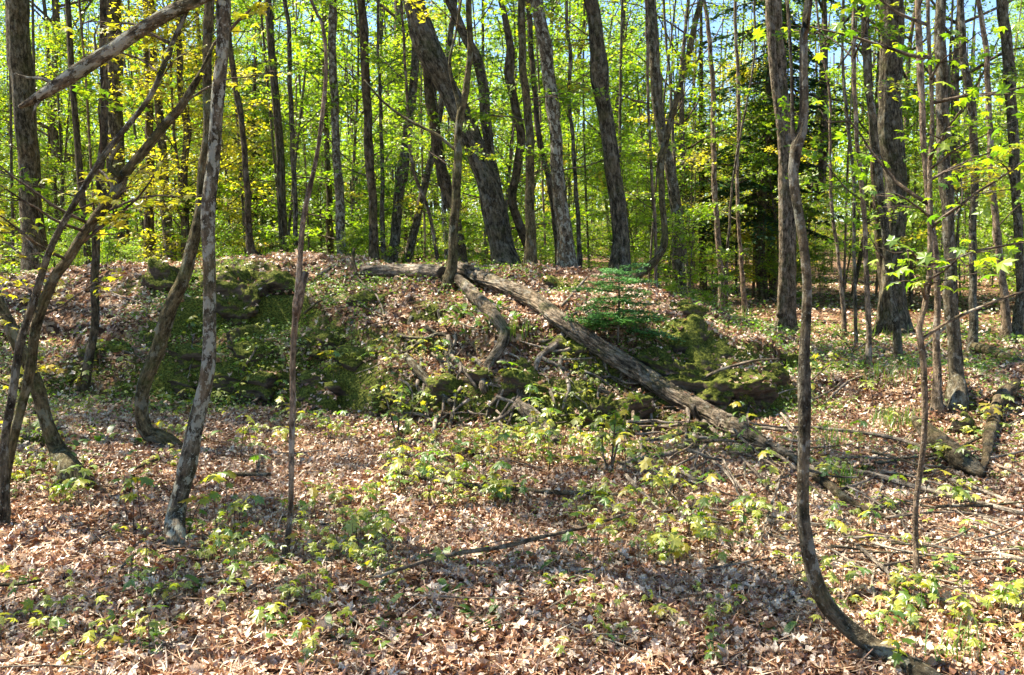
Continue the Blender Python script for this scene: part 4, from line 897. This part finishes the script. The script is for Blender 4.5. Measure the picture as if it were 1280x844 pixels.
rock('little mossed mound in the middle of the right clearing', 1085, 585, 50, 26, 16, .3)
rock('mossy crest rock left of the stout grey trunk', 700, 352, 100, 24, 17, .4)
rock('dark mossy rock in the hollow under the roots', 560, 470, 90, 44, 18, .45)
rock('mossy block between the hollow and the furrowed root', 655, 455, 70, 36, 19, .45)
rock('crumbled brown stump lump in the middle clearing', 512, 541, 46, 20, 20, .3)
rock('yellow green mossy stone near the left edge', 40, 545, 50, 22, 21, .35)

rq2 = random.Random(9)
ORD = 'first second third fourth fifth sixth seventh eighth ninth tenth eleventh twelfth thirteenth fourteenth fifteenth sixteenth seventeenth eighteenth nineteenth twentieth'.split() + ['twenty-' + w for w in 'first second third fourth fifth sixth'.split()]
for k in range(26):
    x = -4.6 + 7.8 * (k + rq2.random()) / 26; fy = float(np.interp(x, FTX, FTY)) + rq2.uniform(.05, .9)
    d = np.array([x, fy, float(H(x, fy)) - EYE]); zc = d.dot(FW); px = CX + F * x / zc; py = CY - F * d.dot(UPV) / zc
    rock(ORD[k] + ' ledge rock from the left along the rocky foot of the mound', px, py - 6, rq2.uniform(34, 90), rq2.uniform(20, 40), 60 + k, .2, .6, sub=4)['group'] = 'ledge rocks jutting from the foot of the mound'
rs = RS(15)
for n_, y0, y1 in ((9000, 2.4, 5.2), (12000, 5, 9.5)):
    y = rs.uniform(y0, y1, n_); x = rs.uniform(-1, 1, n_) * (y * .66 + .5); a = rs.rand(n_) * 6.28; L_ = rs.uniform(.02, .07, n_); w_ = rs.uniform(.0015, .004, n_)
    d = np.stack([np.cos(a), np.sin(a), rs.randn(n_) * .25], -1) * L_[:, None]; e = np.stack([-np.sin(a), np.cos(a), 0 * a], -1) * w_[:, None]
    c0 = np.stack([x, y, H(x, y) + .035 + rs.rand(n_) * .02], -1); V4 = np.stack([c0 - d, c0 + e, c0 + d, c0 - e], 1).reshape(-1, 3); k4 = np.arange(n_)[:, None] * 4
    lit.add(V4, None, np.concatenate([k4, k4 + 1, k4 + 2, k4 + 3], 1), lc=np.repeat(rs.rand(n_), 4))
for V_, N_ in rock_pts:
    rs = RS(len(V_) % 97); k = rs.rand(len(V_)) < .08; V_ = V_[k]; N_ = N_[k]
    q = fbm(V_[:, 0] * 3, V_[:, 1] * 3, 9, 2) > .46; V_ = V_[q]; N_ = N_[q]
    leaves(lit, V_ + (0, 0, .012), .05 * rs.uniform(.6, 1.2, len(V_)), rs, 'star', .35, m=0, NRM=N_, lc=np.clip(rs.rand(len(V_)) * 1.0, 0, 1), curl=rs.uniform(-1, 1, len(V_)))
tagp(lit.obj('leaf_litter', M_DEADL, smooth=False), 'dry tan and russet leaves carpeting the forest floor', kind='stuff')
# ------------------------------------------------------------------ seedlings
sl_mesh = []
for k in range(6):
    mb = MB(); r2 = RS(1000 + k)
    tp = MAPLE.copy(); x, y = tp[:, 0], tp[:, 1]; z = -(.35 + .35 * r2.rand()) * (x ** 2 * 1.2 + y ** 2 * .75) + r2.uniform(-.04, .04, len(x))
    V = np.stack([x * r2.uniform(.85, 1.1), y, z], -1) * .088; V[:, 1] += .03
    mb.add(V, MAPLE_T, lc=np.full(len(V), r2.uniform(.1, .95)))
    tube(mb, [(0, 0, 0), (0, .018, .004), (0, .032, 0)], [.0011, .001, .0008], 3, step=.02, seed=1, amp=0, cap=False)
    sl_mesh.append(mb.mesh('leaf', [M_SEED, M_SEED, M_LEAFG, M_SEED, M_LEAFY, M_HERB][k], False))
st_mesh = []
for k in range(4):
    mb = MB(); r2 = RS(1020 + k); hgt = [.12, .17, .23, .34][k]
    P = limb_path(r2, (0, 0, -.02), (0, 0, 1), hgt + .02, 4, 0, .09); tube(mb, P, [.0032, .003, .0026, .0022, .0018], 4, step=.04, seed=k, amp=0)
    me = mb.mesh('stem', M_TWIG); st_mesh.append((me, P, hgt))
rr = RS(55)
ZONES = [((420, 740, 440, 640), 75, 'green and yellow maple seedling in the bed below the mound'), ((640, 960, 545, 720), 62, 'yellow green maple seedling below the foot of the fallen log'),
         ((190, 420, 420, 590), 30, 'small maple seedling in the leaf litter beside the lichen mottled sapling'), ((1000, 1270, 430, 800), 45, 'small maple seedling in the sunny right hand clearing'),
         ((160, 520, 640, 740), 38, 'maple seedling in the shaded band round the sapling feet'), ((20, 190, 430, 640), 26, 'pale maple seedling among the leaning stems at the left'),
         ((0, 420, 740, 840), 14, 'maple seedling at the bottom left'), ((700, 1280, 740, 844), 14, 'maple seedling at the lower right')]
def seedling(p, k, s, label, group, tiers):
    root = empty('maple_seedling', p, label, 'seedling', group, rr.rand() * 6.28); me, P, hgt = st_mesh[k]
    o = bpy.data.objects.new('stem', me); link(o, root); o.scale = (s, s, s)
    for t in range(tiers):
        q = P[-1] if t == 0 else P[max(1, len(P) - 1 - t)]
        nl = rr.randint(2, 5) if t == 0 else 2; a0 = rr.rand() * 6.28
        for j in range(nl):
            o = bpy.data.objects.new('leaf', sl_mesh[rr.randint(6)]); link(o, root); o.location = tuple(np.array(q) * s)
            ls = rr.uniform(.6, 1.1) * s * (1 if t == 0 else .8); o.scale = (ls, ls, ls)
            o.rotation_euler = (rr.uniform(-.55, .15), rr.randn() * .2, a0 + j * 6.28 / nl + rr.randn() * .2)
for (x0, x1, y0, y1), n, lab in ZONES:
    k = 0
    while k < n:
        px, py = rr.uniform(x0, x1), rr.uniform(y0, y1)
        if vnoise(px / 60, py / 30, 8) < .38: continue
        p = hit(px, py); kk = rr.randint(4) if p[1] < 9 else rr.randint(3)
        near = p[1] < 4.5
        seedling(p, min(kk, 2) if near else kk, rr.uniform(.75, 1.15) * (.72 if near else 1), lab, lab.replace('seedling', 'seedlings'), 1 if kk == 0 else 2); k += 1
# the countless smaller ones between them
cp = MB(); rs = RS(57); C = []
for (x0, x1, y0, y1), n, lab in ZONES:
    for _ in range(int(n * (3 if y1 > 700 else 7))):
        px, py = rs.uniform(x0 - 20, x1 + 20), rs.uniform(y0, y1)
        if vnoise(px / 60, py / 30, 8) < .36: continue
        p = hit(px, py); h_ = rs.uniform(.05, .20)
        for j in range(rs.randint(2, 6)): C.append(p + np.array([rs.randn() * .045, rs.randn() * .045, h_ + rs.randn() * .012]))
        tube(cp, [p, p + (0, 0, h_)], [.0022, .0014], 3, step=.3, seed=1, amp=0, cap=False, m=1)
C = np.array(C); leaves(cp, C, rs.uniform(.022, .058, len(C)), rs, 'maple', .38, droop=.8, m=0, lc=rs.rand(len(C)))
tagp(cp.obj('seedling_carpet', [M_SEED, M_TWIG], smooth=False), 'countless little maple seedlings spreading between the larger ones', kind='stuff')
# three taller leafy saplings that stand out
def wand(label, px, py, tops, mat_leaf, w0=3.0, nl=16, ls=.085):
    p = hit(px, py); D = p[1]; root = empty('young_maple', p, label, 'young maple'); rs = RS(int(px))
    for (tx, ty) in tops:
        t = at(tx, ty, D + rs.uniform(-.15, .1)); m_ = (p + t) / 2 + rs.randn(3) * .03
        mb = MB(); P, _ = tube(mb, [p, m_, t], [w0 / 2 * D / F, w0 / 2.4 * D / F, .002], 6, step=.06, seed=int(tx), amp=.05); mb.obj('stem', M_PALE, root, origin=p)
        for j in range(nl):
            q = P[int(len(P) * rs.uniform(.5, .999))]
            o = bpy.data.objects.new('leaf', sl_mesh[rs.randint(6)]); link(o, root); o.location = tuple(q - p + rs.randn(3) * .02); s = rs.uniform(.55, 1.05)
            o.scale = (s, s, s); o.rotation_euler = (rs.uniform(-.7, .2), rs.randn() * .2, rs.rand() * 6.28)
wand('leafy young maple with yellow green leaves before the log tangle', 763, 594, [(792, 492), (770, 512), (756, 520)], M_SEED)
wand('leafy sprig at the left foot of the mound with pale green leaves', 500, 560, [(478, 478), (505, 482), (530, 495)], M_SEED, 2.5, 12)
wand('small leafy sprig on the middle slope left of the furrowed root', 558, 412, [(552, 388), (575, 392)], M_SEED, 2, 8)
wand('sprig with lit leaves before the flat mossy rock', 310, 505, [(308, 462), (290, 470)], M_SEED, 2, 8)
wand('yellow leafed young maple right of the double stemmed trunk', 1010, 480, [(1020, 440), (1045, 452), (985, 458)], M_SEED, 2.5, 10)
wand('spreading young maple on the slope between the right hand poles', 1065, 440, [(1040, 412), (1075, 408), (1098, 415)], M_SEED, 2.5, 12)

# strap leaved wild leeks, grass and low herbs
lk = []
for k in range(4):
    mb = MB(); r2 = RS(1100 + k); L = .17; t = np.linspace(0, 1, 7); w = .022 * np.sin(PI * (t * .9 + .05)) ** .8
    y = L * np.sin(t * r2.uniform(.9, 1.5)) / 1.2; z = L * (t - t ** 2 * r2.uniform(.45, .8))
    V = np.concatenate([np.stack([-w, y, z], -1), np.stack([w, y, z + .004], -1)]); q = [(i, i + 7, i + 8, i + 1) for i in range(6)]
    mb.add(V, None, q, lc=np.full(14, r2.rand())); lk.append(mb.mesh('leaf', M_HERB))
rr = RS(66)
LZ = [((570, 640, 385, 425), 26, 'wild leek with glossy strap leaves on the middle slope under the logs'), ((850, 940, 372, 405), 26, 'wild leek with glossy strap leaves along the right flank of the mound'),
      ((60, 260, 545, 620), 22, 'wild leek with strap leaves among the litter left of the mottled sapling'), ((480, 720, 690, 830), 16, 'wild leek with strap leaves in the bright foreground'),
      ((100, 480, 740, 840), 14, 'wild leek with strap leaves in the lower left foreground'), ((880, 1240, 600, 830), 24, 'wild leek with strap leaves in the right hand litter')]
for (x0, x1, y0, y1), n, lab in LZ:
    for _ in range(n):
        p = hit(rr.uniform(x0, x1), rr.uniform(y0, y1)); root = empty('wild_leek', p, lab, 'wild leek', lab.replace('leek', 'leeks'), rr.rand() * 6)
        for j in range(rr.randint(2, 5)):
            o = bpy.data.objects.new('leaf', lk[rr.randint(4)]); link(o, root); s = rr.uniform(.6, 1.15) * (1.25 if p[1] > 7 else .8); o.scale = (s, s, s); o.rotation_euler = (rr.randn() * .15, 0, j * 2.2 + rr.randn() * .4)
gm = MB(); rr = RS(67)
for (px, py, w, n) in [(1110, 480, 60, 90), (1120, 535, 40, 110), (1060, 610, 20, 50), (1100, 420, 60, 120), (1010, 470, 40, 60), (1190, 830, 60, 30), (640, 420, 40, 50), (1040, 560, 30, 40), (940, 395, 40, 60)]:
    for _ in range(n):
        p = hit(px + rr.randn() * w * .4, py + rr.randn() * w * .12); h_ = rr.uniform(.07, .17) * (1 + .04 * p[1]); a = rr.rand() * 6.28; d = np.array([math.cos(a), math.sin(a), 0]) * rr.uniform(.02, .09); s_ = np.array([-math.sin(a), math.cos(a), 0]) * .0035
        gm.add([p - s_, p + s_, p + d * .4 + (0, 0, h_ * .65) + s_ * .7, p + d * .4 + (0, 0, h_ * .65) - s_ * .7, p + d + (0, 0, h_)], [(3, 2, 4)], [(0, 1, 2, 3)], lc=np.full(5, rr.rand()))
tagp(gm.obj('grass', M_HERB), 'sparse bright green grass blades in small tufts over the clearing', kind='stuff')
hb = MB(); rs = RS(68)
def herbs(n, y0, y1, size, th, tpl='star', zz=.05, xr=None, power=1.0):
    y = y0 + (y1 - y0) * rs.rand(n) ** power; x = (rs.rand(n) - .5) * 2 * (y * .66 + .6) if xr is None else rs.uniform(xr[0], xr[1], n)
    k = (fbm(x * 1.1, y * 1.1, 123, 3) + .12 * rs.rand(n)) > th; x, y = x[k], y[k]
    leaves(hb, np.stack([x, y, H(x, y) + .02 + rs.rand(len(x)) * zz], -1), size * rs.uniform(.6, 1.2, len(x)), rs, tpl, .4, m=0, lc=rs.rand(len(x)))
herbs(5000, 2.4, 6.5, .024, .62); herbs(16000, 6, 12, .032, .58, zz=.08); herbs(2500, 8.8, 10.3, .03, .45, zz=.10, xr=(-3.4, -1.9)); herbs(14000, 12.5, 34, .07, .50, 'rhomb', .15, power=1.2)
herbs(20000, 7.8, 11.2, .036, .54, 'star', .08); herbs(5000, 8.2, 10.5, .034, .42, zz=.12, xr=(-6.5, -1.5)); herbs(9000, 9, 16, .05, .40, zz=.12, xr=(2.5, 9))
tagp(hb.obj('ground_cover', M_HERB, smooth=False), 'low green herbs scattered through the leaf litter', kind='stuff')

# ------------------------------------------------------------------ the wood behind
rr = RS(77)
TM = []
for k in range(8):
    mb = MB(); r2 = RS(1200 + k); h_ = 6.0
    P = limb_path(r2, (0, 0, -.3), (r2.randn() * .05, 0, 1), h_ + .3, 7, .25, .05)
    tube(mb, P, np.linspace(1.25, .7, len(P)) * [.05, .09, .04, .13][k % 4], 9, step=.35, seed=k, amp=.07)
    TM.append((mb.mesh('trunk', [M_GREY, M_DARK, M_PALE, M_FURROW][k % 4]), P[-1]))
def wood_tree(x, y, grp, lab, trunk, crown, cs, ts=1.0):
    z = float(H(x, y)); root = empty('tree', (x, y, z), lab, 'tree', grp, rr.rand() * 6.28)
    me, tp = trunk; o = bpy.data.objects.new('trunk', me); link(o, root); o.scale = (ts, ts, ts)
    c = bpy.data.objects.new('crown', crown); link(c, root); c.location = tuple(np.array(tp) * ts - np.array([0, 0, .3])); c.scale = (cs, cs, cs); c.rotation_euler = (0, 0, rr.rand() * 6.28)
def place(n, y0, y1, mind, wid=.66, avoid=True):
    out = []; tries = 0
    while len(out) < n and tries < 20000:
        tries += 1; y = y0 + (y1 - y0) * rr.rand() ** .8; x = rr.uniform(-1, 1) * (y * wid + 3)
        if any((x - a) ** 2 + (y - b) ** 2 < mind ** 2 for a, b in out): continue
        if avoid and 3.0 < x < 9 and y < 21: continue
        out.append((x, y))
    return out
for (x, y) in place(72, 20, 62, 2.0):
    wood_tree(x, y, 'tall trees standing deep in the wood', 'tall slim tree standing deep in the yellow green wood', TM[rr.randint(8)], CR_FAR[rr.randint(4)], rr.uniform(.8, 1.3), rr.uniform(.45, .75) if y < 36 else rr.uniform(.7, 1.1))
for (x, y) in place(128, 15, 55, 1.3):
    z = float(H(x, y)); root = empty('understory_tree', (x, y, z), 'bushy young tree leafed out from low down in the wood behind the mound', 'young tree', 'leafy understory trees behind the mound', rr.rand() * 6.28)
    c = bpy.data.objects.new('crown', CR_UNDER[rr.randint(6)]); link(c, root); s = rr.uniform(.6, 1.25); c.scale = (s, s, s)
for (x, y) in place(95, 13.6, 34, .9):
    z = float(H(x, y)); root = empty('leafy_bush', (x, y, z - .05), 'low leafy bush in the undergrowth beyond the mound', 'bush', 'low bushes in the undergrowth beyond the mound', rr.rand() * 6.28)
    c = bpy.data.objects.new('foliage', CR_BUSH[rr.randint(5)]); link(c, root); s = rr.uniform(.6, 1.3); c.scale = (s, s, s * .9)
for k in range(26):
    x = rr.uniform(-8.5, 3.2); y = float(np.interp(x, [-8, -4, 0, 3], [12.2, 11.8, 10.9, 10.4])) + rr.uniform(.2, 2.4)
    root = empty('leafy_bush', (x, y, float(H(x, y)) - .03), 'small leafy sapling just behind the crest of the mound', 'bush', 'leafy saplings along the crest of the mound', rr.rand() * 6.28)
    c = bpy.data.objects.new('foliage', CR_BUSH[rr.randint(5)]); link(c, root); s = rr.uniform(.22, .5); c.scale = (s, s, s * 1.1)
# thin poles with no low branches
for (x, y) in place(250, 14.5, 48, .55):
    z = float(H(x, y)); o = bpy.data.objects.new('thin_pole_tree', TM[[0, 2][rr.randint(2)] + 4 * rr.randint(2)][0]); link(o); s = rr.uniform(.7, 1.0)
    o.location = (x, y, z); o.scale = (s * .6, s * .6, s * 1.8); o.rotation_euler = (rr.randn() * .03, rr.randn() * .04, rr.rand() * 6)
    tagp(o, 'bare thin pole sized tree in the depth of the wood', 'tree', 'thin pole trees in the depth of the wood')
# far wood as one mass
fm = MB(); rs = RS(78); n = 190000
y = rs.uniform(58, 100, n); x = rs.uniform(-1, 1, n) * (y * .68 + 4); top = 7 + 9 * fbm(x * .09, y * .05, 5, 3)
z = H(x, y) + top * rs.rand(n) ** .85; k = fbm(x * .25 + z * .4, z * .5, 9, 3) > .31
leaves(fm, np.stack([x, y, z], -1)[k], rs.uniform(.16, .40, int(k.sum())), rs, 'rhomb', .8, m=1, lc=rs.rand(int(k.sum())))
for _ in range(150):
    yy = rs.uniform(58, 90); xx = rs.uniform(-1, 1) * (yy * .68); zz = float(H(xx, yy))
    tube(fm, [(xx, yy, zz - .5), (xx + rs.randn() * .3, yy, zz + 7), (xx + rs.randn() * .7, yy, zz + 15)], [.16, .12, .05], 5, step=4, seed=1, amp=0)
tagp(fm.obj('distant_forest', [M_DARK, M_LEAF], smooth='bark'), 'far yellow green wood closing the view behind the trees', kind='stuff')
# trees added out of the frame on the sun side to dapple the ground
for (x, y, s) in [(-5.6, 5.2, .5), (-2.9, 3.9, .42), (-7.3, 10.9, 1.2), (-9, 9.6, 1.1), (-10.5, 13.2, 1.3), (-8.4, 4.4, .75), (-13, 12, 1.1), (-6.5, 13.6, .9), (-4.0, 15.5, .9), (-12, 6.2, .7), (7.8, 9.2, .9), (5.8, 1.0, .7), (-4.5, .2, .6), (3.5, -3, 1), (-5, -4, 1)]:
    root = empty('tree', (x, y, float(H(x, y))), 'leafy tree added just outside the view to shade the clearing', 'tree', 'trees added around the clearing for shade'); me, tp = TM[rr.randint(8)]
    o = bpy.data.objects.new('trunk', me); link(o, root); o.scale = (.55, .55, 1)
    c = bpy.data.objects.new('crown', CR_TALL[rr.randint(5)]); link(c, root); c.location = (tp[0], tp[1], tp[2] - .4); c.scale = (s, s, s); c.rotation_euler = (0, 0, rr.rand() * 6)
